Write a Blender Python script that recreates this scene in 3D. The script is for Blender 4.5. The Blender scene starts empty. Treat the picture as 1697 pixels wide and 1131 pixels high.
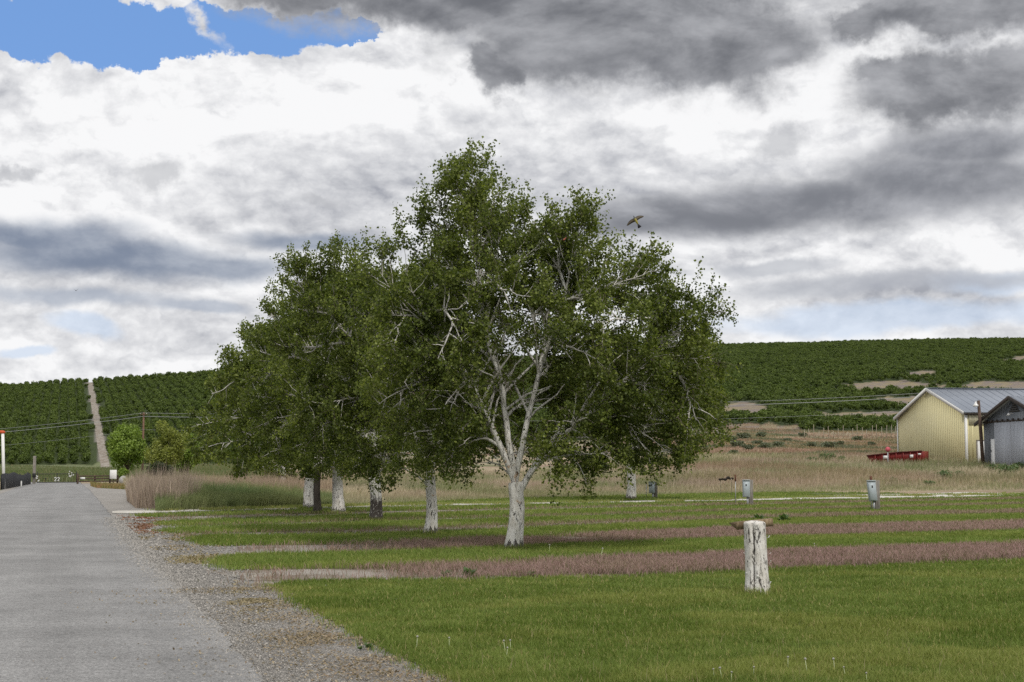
import bpy, math, random
import numpy as np
rng = np.random.default_rng(7)
random.seed(7)
SC = bpy.context.scene
COL = SC.collection

# ------------------------------------------------------------------ camera
F = 2450.0            # focal length in pixels of the 1697 px wide photograph
PX, PY = 848.5, 565.5
EYE = 1.65
PITCH = math.atan((775 - PY) / F)
cam_d = bpy.data.cameras.new('camera'); cam = bpy.data.objects.new('camera', cam_d)
COL.objects.link(cam); SC.camera = cam
cam.location = (0, 0, EYE); cam.rotation_euler = (math.pi / 2 + PITCH, 0, 0)
cam_d.sensor_width = 36; cam_d.lens = F / 1697 * 36
cam_d.clip_start = 0.1; cam_d.clip_end = 20000

# ------------------------------------------------------------------ sun, exposure
SUN_EL, SUN_AZ = math.radians(52), math.radians(155)      # azimuth from +Y, clockwise
sd = bpy.data.lights.new('sun', 'SUN'); so = bpy.data.objects.new('sun', sd); COL.objects.link(so)
sd.energy = 2.2; sd.angle = math.radians(9); sd.color = (1.0, 0.95, 0.87)
_d = (math.sin(SUN_AZ) * math.cos(SUN_EL), math.cos(SUN_AZ) * math.cos(SUN_EL), math.sin(SUN_EL))
import mathutils
so.rotation_euler = mathutils.Vector(_d).to_track_quat('Z', 'Y').to_euler()
so.location = (0, -20, 60)
SC.view_settings.view_transform = 'Standard'; SC.view_settings.look = 'None'
SC.cycles.use_denoising = False
SC.view_settings.exposure = 0; SC.view_settings.gamma = 1

# ------------------------------------------------------------------ pixel <-> world helpers
def ray(x, y):
    cx = (np.asarray(x, float) - PX) / F; cy = (PY - np.asarray(y, float)) / F
    c, s = math.cos(PITCH), math.sin(PITCH)
    return cx, c - cy * s, s + cy * c
def pt(x, y, Y):
    """point at depth Y (metres in front of the camera) seen at photo pixel x, y"""
    dx, dy, dz = ray(x, y); t = Y / dy
    return np.stack([dx * t, dy * t + 0 * dx, EYE + dz * t], -1)
def project(P):
    c, s = math.cos(PITCH), math.sin(PITCH)
    X, Y, Z = P[..., 0], P[..., 1], P[..., 2] - EYE
    f = Y * c + Z * s; u = -Y * s + Z * c
    return PX + F * X / f, PY - F * u / f

# ------------------------------------------------------------------ value noise (numpy)
_perm = np.random.default_rng(3).random((256, 256))
def vnoise(x, y):
    xi = np.floor(x).astype(int); yi = np.floor(y).astype(int)
    fx = x - xi; fy = y - yi
    fx = fx * fx * (3 - 2 * fx); fy = fy * fy * (3 - 2 * fy)
    g = lambda a, b: _perm[a & 255, b & 255]
    return (g(xi, yi) * (1 - fx) + g(xi + 1, yi) * fx) * (1 - fy) + (g(xi, yi + 1) * (1 - fx) + g(xi + 1, yi + 1) * fx) * fy
def fbm(x, y, o=4):
    s = 0; a = 0.5; t = 0
    for _ in range(o):
        s = s + a * vnoise(x, y); t += a; x = x * 2.03 + 17.1; y = y * 2.03 + 5.7; a *= 0.5
    return s / t
def sstep(a, b, x):
    t = np.clip((x - a) / (b - a), 0, 1); return t * t * (3 - 2 * t)

# ------------------------------------------------------------------ node helpers
class NT:
    def __init__(s, tree): s.t = tree; s.n = tree.nodes; s.l = tree.links
    def node(s, kind, **kw):
        n = s.n.new(kind)
        for k, v in kw.items(): setattr(n, k, v)
        return n
    def put(s, sock, v):
        if isinstance(v, bpy.types.NodeSocket): s.l.new(v, sock)
        elif v is not None: sock.default_value = v
    def m(s, op, a, b=None, c=None, clamp=False):
        n = s.node('ShaderNodeMath', operation=op, use_clamp=clamp)
        s.put(n.inputs[0], a); s.put(n.inputs[1], b); s.put(n.inputs[2], c); return n.outputs[0]
    def v(s, op, a, b=None, scale=None):
        n = s.node('ShaderNodeVectorMath', operation=op)
        s.put(n.inputs[0], a); s.put(n.inputs[1], b)
        if scale is not None: s.put(n.inputs['Scale'], scale)
        return n.outputs[1] if op in ('LENGTH', 'DOT_PRODUCT', 'DISTANCE') else n.outputs[0]
    def ss(s, x, a, b):
        n = s.node('ShaderNodeMapRange', interpolation_type='SMOOTHSTEP')
        s.put(n.inputs['Value'], x); n.inputs['From Min'].default_value = a; n.inputs['From Max'].default_value = b
        return n.outputs['Result']
    def lin(s, x, a, b, c=0.0, d=1.0):
        n = s.node('ShaderNodeMapRange')
        s.put(n.inputs['Value'], x)
        for k, q in zip(('From Min', 'From Max', 'To Min', 'To Max'), (a, b, c, d)): n.inputs[k].default_value = q
        return n.outputs['Result']
    def mix(s, f, a, b, blend='MIX'):
        n = s.node('ShaderNodeMix', data_type='RGBA', blend_type=blend)
        s.put(n.inputs['Factor'], f)
        for k, q in ((6, a), (7, b)):
            if isinstance(q, tuple) and len(q) == 3: q = q + (1,)
            s.put(n.inputs[k], q)
        return n.outputs[2]
    def noise(s, vec, scale, detail=4, rough=0.5, dist=0.0):
        n = s.node('ShaderNodeTexNoise')
        s.put(n.inputs['Vector'], vec); n.inputs['Scale'].default_value = scale
        n.inputs['Detail'].default_value = detail; n.inputs['Roughness'].default_value = rough
        n.inputs['Distortion'].default_value = dist
        return n.outputs['Fac'], n.outputs['Color']
    def attr(s, name):
        n = s.node('ShaderNodeAttribute', attribute_name=name); return n.outputs['Fac'], n.outputs['Color']
    def xyz(s, vec):
        n = s.node('ShaderNodeSeparateXYZ'); s.put(n.inputs[0], vec); return n.outputs
    def comb(s, a, b, c):
        n = s.node('ShaderNodeCombineXYZ'); s.put(n.inputs[0], a); s.put(n.inputs[1], b); s.put(n.inputs[2], c); return n.outputs[0]
    def ramp(s, f, stops):
        n = s.node('ShaderNodeValToRGB'); s.put(n.inputs[0], f); e = n.color_ramp.elements
        while len(e) < len(stops): e.new(0.5)
        for q, (p, c) in zip(e, stops): q.position = p; q.color = tuple(c) + (1,)
        return n.outputs[0]

# ------------------------------------------------------------------ world: sky with clouds, laid out by compass direction
W = bpy.data.worlds.new('World'); SC.world = W; W.use_nodes = True
W.cycles.sampling_method = 'MANUAL'; W.cycles.sample_map_resolution = 512
w = NT(W.node_tree); w.n.clear()
wout = w.node('ShaderNodeOutputWorld'); bg = w.node('ShaderNodeBackground')
w.l.new(bg.outputs[0], wout.inputs[0]); bg.inputs['Strength'].default_value = 0.1
sky = w.node('ShaderNodeTexSky', sky_type='NISHITA', sun_disc=False)
sky.sun_elevation = SUN_EL; sky.sun_rotation = SUN_AZ
dirv = w.node('ShaderNodeTexCoord').outputs['Generated']
dx_, dy_, dz_ = w.xyz(dirv)
AZ = w.m('MULTIPLY', w.m('ARCTAN2', dx_, dy_), 1000.0)       # milliradians
EL = w.m('MULTIPLY', w.m('ARCSINE', dz_), 1000.0)
def azel(x, y):
    dx, dy, dz = [float(q) for q in ray(x, y)]; n = math.sqrt(dx * dx + dy * dy + dz * dz)
    return 1000 * math.atan2(dx, dy), 1000 * math.asin(dz / n)
_, wc1 = w.noise(dirv, 9, 3, 0.55); _, wc2 = w.noise(dirv, 42, 5, 0.62)
wx1, wy1, _z = w.xyz(wc1); wx2, wy2, _z = w.xyz(wc2)
def warp(base, n1, n2, a1, a2):
    return w.m('ADD', base, w.m('ADD', w.m('MULTIPLY_ADD', n1, a1, -a1 / 2), w.m('MULTIPLY_ADD', n2, a2, -a2 / 2)))
AZw = warp(AZ, wx1, wx2, 90, 46); ELw = warp(EL, wy1, wy2, 46, 34)
AZs = warp(AZ, wy1, wy2, 60, 16); ELs = warp(EL, wx1, wx2, 22, 9)
def blob(x, y, rx, ry, rot=0.0, soft=False):
    """1 at the middle of an ellipse given in photo pixels, 0 at its edge, negative outside"""
    a, e = azel(x, y); k = 1000 / F * 0.97
    A, E = (AZs, ELs) if soft else (AZw, ELw)
    da = w.m('SUBTRACT', A, a); de = w.m('SUBTRACT', E, e)
    if rot:
        c, s_ = math.cos(math.radians(rot)), math.sin(math.radians(rot))
        da, de = w.m('MULTIPLY_ADD', da, c, w.m('MULTIPLY', de, s_)), w.m('MULTIPLY_ADD', de, c, w.m('MULTIPLY', da, -s_))
    p = w.m('POWER', w.m('MULTIPLY', da, 1 / (rx * k)), 2.0); q = w.m('POWER', w.m('MULTIPLY', de, 1 / (ry * k)), 2.0)
    return w.m('SUBTRACT', 1.0, w.m('SQRT', w.m('ADD', p, q)))
def union(bs):
    r = bs[0]
    for b in bs[1:]: r = w.m('SMOOTH_MAX', r, b, 0.15)
    return r
stretch = w.v('MULTIPLY', dirv, (1.0, 1.0, 1.9))
nb, _ = w.noise(stretch, 7.5, 8, 0.56, 0.25)
nb2, _ = w.noise(w.v('ADD', stretch, (0.006, 0.0, 0.022)), 7.5, 8, 0.56, 0.25)
nf, _ = w.noise(w.v('MULTIPLY', dirv, (1.0, 1.0, 2.6)), 16, 7, 0.6, 0.4)
pw = w.v('ADD', stretch, w.v('SCALE', w.v('SUBTRACT', wc2, (0.5, 0.5, 0.5)), None, 0.03))
def puff(vec):
    n, _ = w.noise(vec, 15, 5, 0.55); return w.m('ABSOLUTE', w.m('SUBTRACT', n, 0.5))
pf1 = puff(pw); pf2 = puff(w.v('ADD', pw, (0.003, 0.0, 0.010)))
relief = w.m('SUBTRACT', nb, nb2)                           # lit tops, greyer undersides
# 1 white deck
b0 = w.m('MULTIPLY_ADD', relief, 1.7, 0.75)
b0 = w.m('ADD', b0, w.m('MULTIPLY_ADD', nb, 0.42, -0.20))
b0 = w.m('ADD', b0, w.m('MULTIPLY_ADD', nf, 0.22, -0.11))
b0 = w.m('ADD', b0, w.m('MULTIPLY', w.m('SUBTRACT', pf1, pf2), 0.85)); b0 = w.m('ADD', b0, w.m('MULTIPLY_ADD', pf1, 0.5, -0.02))
# soft darker / lighter regions of the deck
for (x, y, rx, ry, rot, amt) in [
        (860, 290, 420, 110, 0, -0.20), (560, 330, 420, 90, 0, -0.10), (1350, 480, 420, 70, 0, -0.12), (1500, 420, 300, 40, 0, 0.10),
        (150, 250, 360, 150, 0, 0.16), (620, 140, 360, 90, 0, 0.16), (1190, 195, 250, 75, 0, 0.22), (1440, 105, 150, 60, 20, 0.28),
        (300, 545, 330, 70, 0, 0.02), (180, 600, 300, 40, 0, 0.04)]:
    b0 = w.m('MULTIPLY_ADD', w.ss(blob(x, y, rx, ry, rot, True), 0.0, 0.9), amt, b0)
b0 = w.m('MINIMUM', w.m('MAXIMUM', b0, 0.34), 0.97)
deck = w.mix(w.lin(b0, 0.35, 0.9), (3.7, 3.85, 4.3), (8.9, 8.92, 9.0))
deck = w.v('SCALE', deck, None, w.m('MULTIPLY', 1.0, w.lin(b0, 0.35, 0.95, 1.0, 1.06)))
# 2 blue holes in it
holes = union([blob(110, 40, 320, 54), blob(365, 58, 210, 50), blob(225, 68, 190, 36), blob(560, 70, 70, 18)])
holes = w.m('MULTIPLY_ADD', nf, 0.7, w.m('SUBTRACT', holes, 0.36))
hmask = w.ss(holes, 0.0, 0.13)
wisp = w.ss(w.m('ADD', blob(325, 40, 95, 20, -52), w.m('MULTIPLY_ADD', nf, 1.6, -0.85)), 0.0, 0.9)
hmask = w.m('MULTIPLY', hmask, w.m('SUBTRACT', 1.0, wisp))
blue = w.mix(1.0, sky.outputs[0], (0.85, 1.02, 1.32), 'MULTIPLY')
skyc = w.mix(hmask, deck, w.mix(0.72, blue, (1.9, 3.75, 7.6)))
low = union([blob(1490, 528, 330, 36, 0, True), blob(135, 548, 90, 26, -14, True), blob(1640, 470, 110, 26, 0, True), blob(30, 585, 60, 12, 0, True)])
low = w.ss(w.m('MULTIPLY_ADD', nf, 0.9, w.m('SUBTRACT', low, 0.42)), 0.0, 0.55)
skyc = w.mix(w.m('MULTIPLY', low, 0.62), skyc, (5.6, 6.8, 8.6))
# 3 grey cloud masses
def grey(blobs, col_lo, col_hi, edge, amt=1.0, k=0.9, off=0.0):
    global skyc
    d = w.m('ADD', union(blobs), w.m('MULTIPLY_ADD', nb, k * 0.9, -k * 0.45 + off))
    d = w.m('ADD', d, w.m('MULTIPLY_ADD', nf, k * 0.7, -k * 0.35))
    mask = w.m('MULTIPLY', w.ss(d, 0.0, edge), amt)
    t = w.m('ADD', w.m('MULTIPLY_ADD', relief, 5.0, 0.60), w.m('MULTIPLY_ADD', nf, 1.5, -0.75)); t = w.m('ADD', t, w.m('MULTIPLY_ADD', pf1, 1.6, -0.13))
    t = w.m('SUBTRACT', t, w.m('MULTIPLY', w.ss(d, 0.0, 0.75), 0.5))
    skyc = w.mix(mask, skyc, w.mix(w.ss(t, -0.75, 1.35), col_lo, col_hi))
grey([blob(1300, 345, 420, 62, 0, True), blob(1580, 300, 260, 80, 0, True), blob(1080, 350, 220, 52, 0, True), blob(1620, 240, 180, 50, 0, True)], (2.1, 2.2, 2.48), (5.0, 5.1, 5.45), 0.75, off=0.10)
grey([blob(1500, 470, 330, 26, 0, True), blob(1290, 440, 150, 18, 0, True)], (4.2, 4.4, 4.9), (5.6, 5.8, 6.2), 0.6, 0.8)
grey([blob(180, 432, 330, 46, 0, True), blob(360, 440, 170, 34, 0, True), blob(60, 395, 200, 40, 0, True), blob(500, 395, 200, 26, 0, True)], (2.0, 2.45, 3.35), (4.9, 5.3, 6.0), 0.75, 0.95, off=0.08)
grey([blob(120, 495, 260, 26, 0, True), blob(330, 505, 120, 16, 0, True)], (3.9, 4.4, 5.3), (5.2, 5.6, 6.3), 0.6, 0.75)
grey([blob(25, 300, 60, 16), blob(240, 300, 60, 34), blob(1280, 230, 60, 40), blob(560, 340, 70, 22)], (4.6, 4.7, 5.0), (6.0, 6.1, 6.3), 0.7, 0.7)
grey([blob(720, 0, 360, 78), blob(1010, 45, 350, 100), blob(1190, 70, 200, 92), blob(812, 118, 62, 54), blob(520, 4, 170, 34), blob(900, -120, 700, 150)],
     (1.55, 1.62, 1.82), (4.7, 4.78, 5.05), 0.58, off=0.21)
grey([blob(1600, 10, 260, 62), blob(1430, 25, 70, 50), blob(1620, 140, 210, 72), blob(1520, 130, 110, 40, -15), blob(1700, -100, 400, 130)], (1.75, 1.82, 2.02), (4.9, 4.98, 5.25), 0.6, off=0.18)
w.l.new(skyc, bg.inputs['Color'])

# ------------------------------------------------------------------ mesh builder
def mk(name, V, faces, mats=None, parent=None, attrs=None, smooth=False, mi=None):
    """faces: list of int arrays, each (m, k). attrs: name -> (n,) float or (n,3) colour, per vertex"""
    V = np.asarray(V, np.float32).reshape(-1, 3)
    me = bpy.data.meshes.new(name)
    faces = [np.asarray(f, np.int32) for f in faces if len(f)]
    me.vertices.add(len(V)); me.vertices.foreach_set('co', V.ravel())
    if faces:
        tot = np.concatenate([np.full(len(f), f.shape[1], np.int32) for f in faces])
        idx = np.concatenate([f.ravel() for f in faces])
        me.loops.add(len(idx)); me.loops.foreach_set('vertex_index', idx)
        me.polygons.add(len(tot)); st = np.zeros(len(tot), np.int32); st[1:] = np.cumsum(tot)[:-1]
        me.polygons.foreach_set('loop_start', st)
        if mi is not None: me.polygons.foreach_set('material_index', np.asarray(mi, np.int32))
        if smooth: me.polygons.foreach_set('use_smooth', np.ones(len(tot), bool))
    for k, a in (attrs or {}).items():
        a = np.asarray(a, np.float32)
        if a.ndim == 1:
            t = me.attributes.new(k, 'FLOAT', 'POINT'); t.data.foreach_set('value', a)
        else:
            t = me.attributes.new(k, 'FLOAT_COLOR', 'POINT')
            t.data.foreach_set('color', np.concatenate([a, np.ones((len(a), 1), np.float32)], 1).ravel())
    for m_ in (mats if isinstance(mats, (list, tuple)) else [mats]):
        if m_ is not None: me.materials.append(m_)
    me.update(calc_edges=True)
    if smooth is False: pass
    o = bpy.data.objects.new(name, me); COL.objects.link(o)
    if parent is not None: o.parent = parent
    return o
def tag(o, label=None, cat=None, group=None, kind=None):
    if label: o['label'] = label
    if cat: o['category'] = cat
    if group: o['group'] = group
    if kind: o['kind'] = kind
    return o
def empty(name, loc, rz=0.0):
    o = bpy.data.objects.new(name, None); COL.objects.link(o)
    o.location = loc; o.rotation_euler = (0, 0, rz); o.empty_display_size = 0.3; return o
class MB:
    """collects solid pieces into one mesh"""
    def __init__(s): s.V = []; s.F = {}; s.n = 0; s.C = []
    def add(s, V, faces, col=None):
        V = np.asarray(V, float).reshape(-1, 3)
        for f in faces:
            f = np.asarray(f, int)
            if f.ndim == 1: f = f[None]
            s.F.setdefault(f.shape[1], []).append(f + s.n)
        s.V.append(V); s.n += len(V)
        s.C.append(np.tile(np.asarray(col if col is not None else (1, 1, 1), float), (len(V), 1)))
    def hexa(s, P, col=None):            # 8 corners: bottom ring 0-3, top ring 4-7
        s.add(P, [[[0, 3, 2, 1], [4, 5, 6, 7], [0, 1, 5, 4], [1, 2, 6, 5], [2, 3, 7, 6], [3, 0, 4, 7]]], col)
    def box(s, c, d, rz=0.0, col=None, bev=0.0, tilt=None):
        c = np.asarray(c, float); hx, hy, hz = [q / 2 for q in d]
        if bev > 0:
            b = bev
            ring = lambda x, y: [(-x + b, -y), (x - b, -y), (x, -y + b), (x, y - b), (x - b, y), (-x + b, y), (-x, y - b), (-x, -y + b)]
            P = [(x, y, -hz) for x, y in ring(hx - b * .6, hy - b * .6)] + [(x, y, -hz + b) for x, y in ring(hx, hy)] + \
                [(x, y, hz - b) for x, y in ring(hx, hy)] + [(x, y, hz) for x, y in ring(hx - b * .6, hy - b * .6)]
            q = []
            for k in range(3):
                for i in range(8): q.append([k * 8 + i, k * 8 + (i + 1) % 8, k * 8 + 8 + (i + 1) % 8, k * 8 + 8 + i])
            fs = [np.array(q), np.array([list(range(8))[::-1], list(range(24, 32))])]
        else:
            P = [(-hx, -hy, -hz), (hx, -hy, -hz), (hx, hy, -hz), (-hx, hy, -hz), (-hx, -hy, hz), (hx, -hy, hz), (hx, hy, hz), (-hx, hy, hz)]
            fs = [np.array([[0, 3, 2, 1], [4, 5, 6, 7], [0, 1, 5, 4], [1, 2, 6, 5], [2, 3, 7, 6], [3, 0, 4, 7]])]
        P = np.array(P, float)
        if tilt is not None: P = P @ np.array(mathutils.Euler(tilt).to_matrix()).T
        ca, sa = math.cos(rz), math.sin(rz)
        P = np.stack([P[:, 0] * ca - P[:, 1] * sa, P[:, 0] * sa + P[:, 1] * ca, P[:, 2]], -1) + c
        s.add(P, fs, col)
    def tube(s, P, R, k=8, col=None, caps=True):
        P = np.asarray(P, float); R = np.broadcast_to(np.asarray(R, float), (len(P),))
        V, Fq = tubes(P[None], R[None], k)
        s.add(V, [Fq], col)
        if caps:
            b = s.n - len(V)
            s.F.setdefault(k, []).append(np.array([list(range(b, b + k))[::-1], list(range(s.n - k, s.n))]))
    def prism(s, poly, off, col=None):   # poly (k,3) extruded along the vector off
        poly = np.asarray(poly, float); k = len(poly); off = np.asarray(off, float)
        q = [[i, (i + 1) % k, k + (i + 1) % k, k + i] for i in range(k)]
        s.add(np.concatenate([poly, poly + off]), [np.array(q), np.array([list(range(k))[::-1], list(range(k, 2 * k))])], col)
    def build(s, name, mat, parent=None, smooth=False, attrs=None):
        at = {'col': np.concatenate(s.C)}
        if attrs: at.update(attrs)
        o = mk(name, np.concatenate(s.V), [np.concatenate(v) for v in s.F.values()], mat, parent, at, smooth)
        bm_fix(o.data); return o
import bmesh
def bm_fix(me):
    b = bmesh.new(); b.from_mesh(me); bmesh.ops.recalc_face_normals(b, faces=b.faces); b.to_mesh(me); b.free()
def tubes(P, R, k):
    """m polylines of n points (m,n,3), radii (m,n) -> verts, quads"""
    m_, n, _ = P.shape
    T = np.gradient(P, axis=1); T /= np.linalg.norm(T, axis=2, keepdims=True) + 1e-9
    mean = P[:, -1] - P[:, 0]; ref = np.zeros_like(mean)
    ref[np.arange(m_), np.argmin(np.abs(mean), axis=1)] = 1.0
    U = np.cross(T, ref[:, None, :]); U /= np.linalg.norm(U, axis=2, keepdims=True) + 1e-9
    Vv = np.cross(T, U)
    a = np.arange(k) * 2 * math.pi / k
    ring = U[:, :, None, :] * np.cos(a)[None, None, :, None] + Vv[:, :, None, :] * np.sin(a)[None, None, :, None]
    out = P[:, :, None, :] + ring * R[:, :, None, None]
    i = np.arange(m_)[:, None, None] * n * k + np.arange(n - 1)[None, :, None] * k
    j = np.arange(k)[None, None, :]; j2 = (j + 1) % k
    q = np.stack([i + j, i + j2, i + k + j2, i + k + j], -1).reshape(-1, 4)
    return out.reshape(-1, 3), q
def ico(sub=2):
    b = bmesh.new(); bmesh.ops.create_icosphere(b, subdivisions=sub, radius=1.0)
    V = np.array([v.co[:] for v in b.verts]); Fc = np.array([[v.index for v in f.verts] for f in b.faces]); b.free(); return V, Fc

# ------------------------------------------------------------------ materials
MATS = {}
def newmat(name):
    m_ = bpy.data.materials.new(name); m_.use_nodes = True
    t = NT(m_.node_tree); bs = t.n['Principled BSDF']; MATS[name] = m_
    bs.inputs['Specular IOR Level'].default_value = 0.25; bs.inputs['Roughness'].default_value = 0.8
    return m_, t, bs
def bump(t, bs, h, strength=0.4, dist=0.01):
    b = t.node('ShaderNodeBump'); b.inputs['Strength'].default_value = strength; b.inputs['Distance'].default_value = dist
    t.l.new(h, b.inputs['Height']); t.l.new(b.outputs[0], bs.inputs['Normal'])
def pos(t): return t.node('ShaderNodeNewGeometry').outputs['Position']
def objc(t): return t.node('ShaderNodeTexCoord').outputs['Object']
def mat_plain(name, col, rough=0.7, var=0.15, scale=6.0, metal=0.0, spec=0.25, streak=False):
    """plain surface with uneven tone, a little dirt and fine bump; vertex colour 'col' multiplies it"""
    m_, t, bs = newmat(name); p = objc(t)
    q = t.v('MULTIPLY', p, (1, 1, 0.12)) if streak else p
    n1, _ = t.noise(q, scale, 6, 0.6); n2, _ = t.noise(p, scale * 9, 3)
    f = t.m('MULTIPLY_ADD', n1, 2 * var, 1 - var); f = t.m('MULTIPLY', f, t.m('MULTIPLY_ADD', n2, var, 1 - var / 2))
    c = t.v('SCALE', t.mix(1.0, tuple(col), t.attr('col')[1], 'MULTIPLY'), None, f)
    t.l.new(c, bs.inputs['Base Color'])
    t.l.new(t.lin(n1, 0.3, 0.7, max(0.05, rough - 0.12), min(1, rough + 0.12)), bs.inputs['Roughness'])
    bs.inputs['Metallic'].default_value = metal; bs.inputs['Specular IOR Level'].default_value = spec
    if 'steel' not in name: bump(t, bs, n2, 0.15, 0.004)
    return m_
def mat_wood(name, col, dark):
    m_, t, bs = newmat(name); p = objc(t)
    n1, _ = t.noise(t.v('MULTIPLY', p, (14, 14, 1.2)), 2.0, 6, 0.65); n2, _ = t.noise(p, 3, 3)
    c = t.mix(t.ss(n1, 0.35, 0.68), tuple(dark), tuple(col)); c = t.v('SCALE', c, None, t.lin(n2, 0.3, 0.7, 0.75, 1.15))
    t.l.new(t.mix(1.0, c, t.attr('col')[1], 'MULTIPLY'), bs.inputs['Base Color']); bump(t, bs, n1, 0.5, 0.01); return m_
def leafmat(name, c0, c1, c2, trans=0.35, rnd=False):
    """foliage: colour by the per-leaf attribute 'tint' (and per tree when rnd)"""
    m_, t, bs = newmat(name)
    f = t.attr('tint')[0]
    if rnd:
        r = t.node('ShaderNodeObjectInfo').outputs['Random']; f = t.m('ADD', f, t.m('MULTIPLY_ADD', r, 0.5, -0.25))
    c = t.ramp(f, [(0.0, c0), (0.5, c1), (1.0, c2)])
    bs.inputs['Roughness'].default_value = 0.5; bs.inputs['Specular IOR Level'].default_value = 0.3
    t.l.new(c, bs.inputs['Base Color'])
    tr = t.node('ShaderNodeBsdfTranslucent'); t.l.new(t.v('MULTIPLY', c, (1.25, 1.35, 0.6)), tr.inputs['Color'])
    mx = t.node('ShaderNodeMixShader'); mx.inputs[0].default_value = trans
    t.l.new(bs.outputs[0], mx.inputs[1]); t.l.new(tr.outputs[0], mx.inputs[2])
    t.l.new(mx.outputs[0], t.n['Material Output'].inputs[0]); return m_

# ------------------------------------------------------------------ terrain
HX = np.array([-1500, 0, 150, 370, 850, 1215, 1480, 1697, 3200], float)
HS = (HX - PX) / F
HD = np.array([0, 70, 100, 130, 160, 200, 260, 330, 400, 500, 650, 833, 930, 1050, 1400, 4000], float)
HZ = np.array([
    [0, 0, 0, 0, 0, 0, .2, .5, 1, 2, 22, 42, 44, 44, 38, 10],
    [0, 0, 0, 0, 0, 0, .2, .5, 1, 1.8, 23, 47.0, 48.5, 48, 40, 10],
    [0, 0, 0, 0, 0, 0, .2, .5, 1, 1.8, 25, 50.0, 51.5, 50, 40, 10],
    [0, 0, 0, 0, 0, .1, .3, .8, 1.5, 3, 28, 54.0, 56.5, 55, 45, 10],
    [0, 0, 0, .2, .6, 1.4, 2.8, 5, 8, 16, 36, 60, 69, 70, 58, 20],
    [0, 0, 0, 1.1, 2.4, 4.0, 6.8, 10.3, 15, 25.5, 43, 64, 75, 87, 75, 40],
    [0, 0, 0, 1.1, 2.4, 3.8, 6.3, 9.8, 14.5, 25.5, 44, 66, 78, 90, 80, 40],
    [0, 0, 0, 1.2, 2.4, 3.1, 5, 9, 14, 25.5, 44, 67, 79, 91.5, 82, 40],
    [0, 0, 0, 1.2, 2.4, 3.1, 5, 9, 14, 25.5, 44, 67, 79, 91.5, 82, 40]], float)
def H(X, Y):
    X = np.asarray(X, float); Y = np.asarray(Y, float)
    Yc = np.clip(Y, 1.0, 4000); s = X / Yc
    rows = np.stack([np.interp(Yc, HD, HZ[i]) for i in range(len(HX))], -1)
    i = np.clip(np.searchsorted(HS, s) - 1, 0, len(HS) - 2)
    f = np.clip((s - HS[i]) / (HS[i + 1] - HS[i]), 0, 1); f = f * f * (3 - 2 * f)
    a = np.take_along_axis(rows, i[..., None], -1)[..., 0]; b = np.take_along_axis(rows, i[..., None] + 1, -1)[..., 0]
    z = a * (1 - f) + b * f
    amp = sstep(110, 220, Y) * sstep(0.0, 1.0, z)
    return z + amp * ((fbm(X / 26, Y / 26, 3) - 0.5) * 1.6 + (fbm(X / 90 + 9, Y / 90, 2) - 0.5) * 2.5 * sstep(250, 500, Y))
def gp(x, y):
    """ground point seen at photo pixel(s)"""
    x = np.asarray(x, float); y = np.asarray(y, float)
    dx, dy, dz = ray(x, y); z = np.zeros(np.broadcast(x, y).shape)
    for _ in range(12):
        t = np.clip((z - EYE) / np.minimum(dz, -1e-4), 0, 400); X, Y = dx * t, dy * t; z = H(X, Y)
    return np.stack([X, Y, z], -1)

ROAD_R = np.array([(440, 1131), (405, 1090), (330, 1010), (262, 942), (215, 890), (180, 850), (160, 826), (148, 812), (136, 803)], float)
_r = gp(ROAD_R[:, 0], ROAD_R[:, 1])
_d0 = _r[1] - _r[0]; _d0 /= np.linalg.norm(_d0)
_dn = _r[-1] - _r[-3]; _dn /= np.linalg.norm(_dn)
_r = np.concatenate([[_r[0] - _d0 * 40], [_r[0] - _d0 * 15], _r, [_r[-1] + _dn * 22]])
_l = []
for i in range(len(_r)):
    tq = _r[min(i + 1, len(_r) - 1)] - _r[max(i - 1, 0)]; tq /= np.linalg.norm(tq); _l.append(_r[i] + 5.5 * np.array([-tq[1], tq[0], 0]))
_l = np.array(_l)
def resample(P, step):
    L = np.concatenate([[0], np.cumsum(np.linalg.norm(np.diff(P, axis=0), axis=1))]); q = np.linspace(0, L[-1], max(2, int(L[-1] / step)))
    return np.stack([np.interp(q, L, P[:, k]) for k in range(3)], -1)
def smooth_line(P, step, it=30):
    P = resample(P, step)
    for _ in range(it): P[1:-1] = 0.25 * P[:-2] + 0.5 * P[1:-1] + 0.25 * P[2:]
    return P
RR = smooth_line(_r, 0.5); RL = smooth_line(_l, 0.5)
def road_right_x(Y): return np.interp(Y, RR[:, 1], RR[:, 0])

# orchard track on the far hill (photo pixels, top to bottom)
def track_x(py): return np.interp(py, [632, 660, 700, 740, 776], [148.5, 154, 161.5, 168, 175])
def track_hw(py): return np.interp(py, [632, 776], [7.5, 13.0])
BARE = [  # x0, x1, y0, y1 : bare rocky openings, by where the ground lies on the slope (photo pixels)
    (1190, 1268, 668, 694), (1340, 1530, 683, 700), (1392, 1535, 633, 652), (1503, 1552, 615, 627), (1565, 1860, 632, 654),
    (1655, 1900, 590, 604), (1455, 1540, 658, 676), (1180, 1330, 703, 730), (1700, 1900, 680, 700)]
def bare_mask(px, py):
    m_ = np.zeros_like(px); wob = (fbm(px / 15, py / 6, 4) - 0.5) * 1.9
    for x0, x1, y0, y1 in BARE:
        r = np.maximum(np.abs(px - (x0 + x1) / 2) / ((x1 - x0) / 2), np.abs(py - (y0 + y1) / 2) / ((y1 - y0) / 2))
        q = ((np.abs(px - (x0 + x1) / 2) / ((x1 - x0) / 2)) ** 2.6 + (np.abs(py - (y0 + y1) / 2) / ((y1 - y0) / 2)) ** 2.6) ** (1 / 2.6)
        m_ = np.maximum(m_, 1 - q + wob * 0.5)
    return m_ > 0
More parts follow.
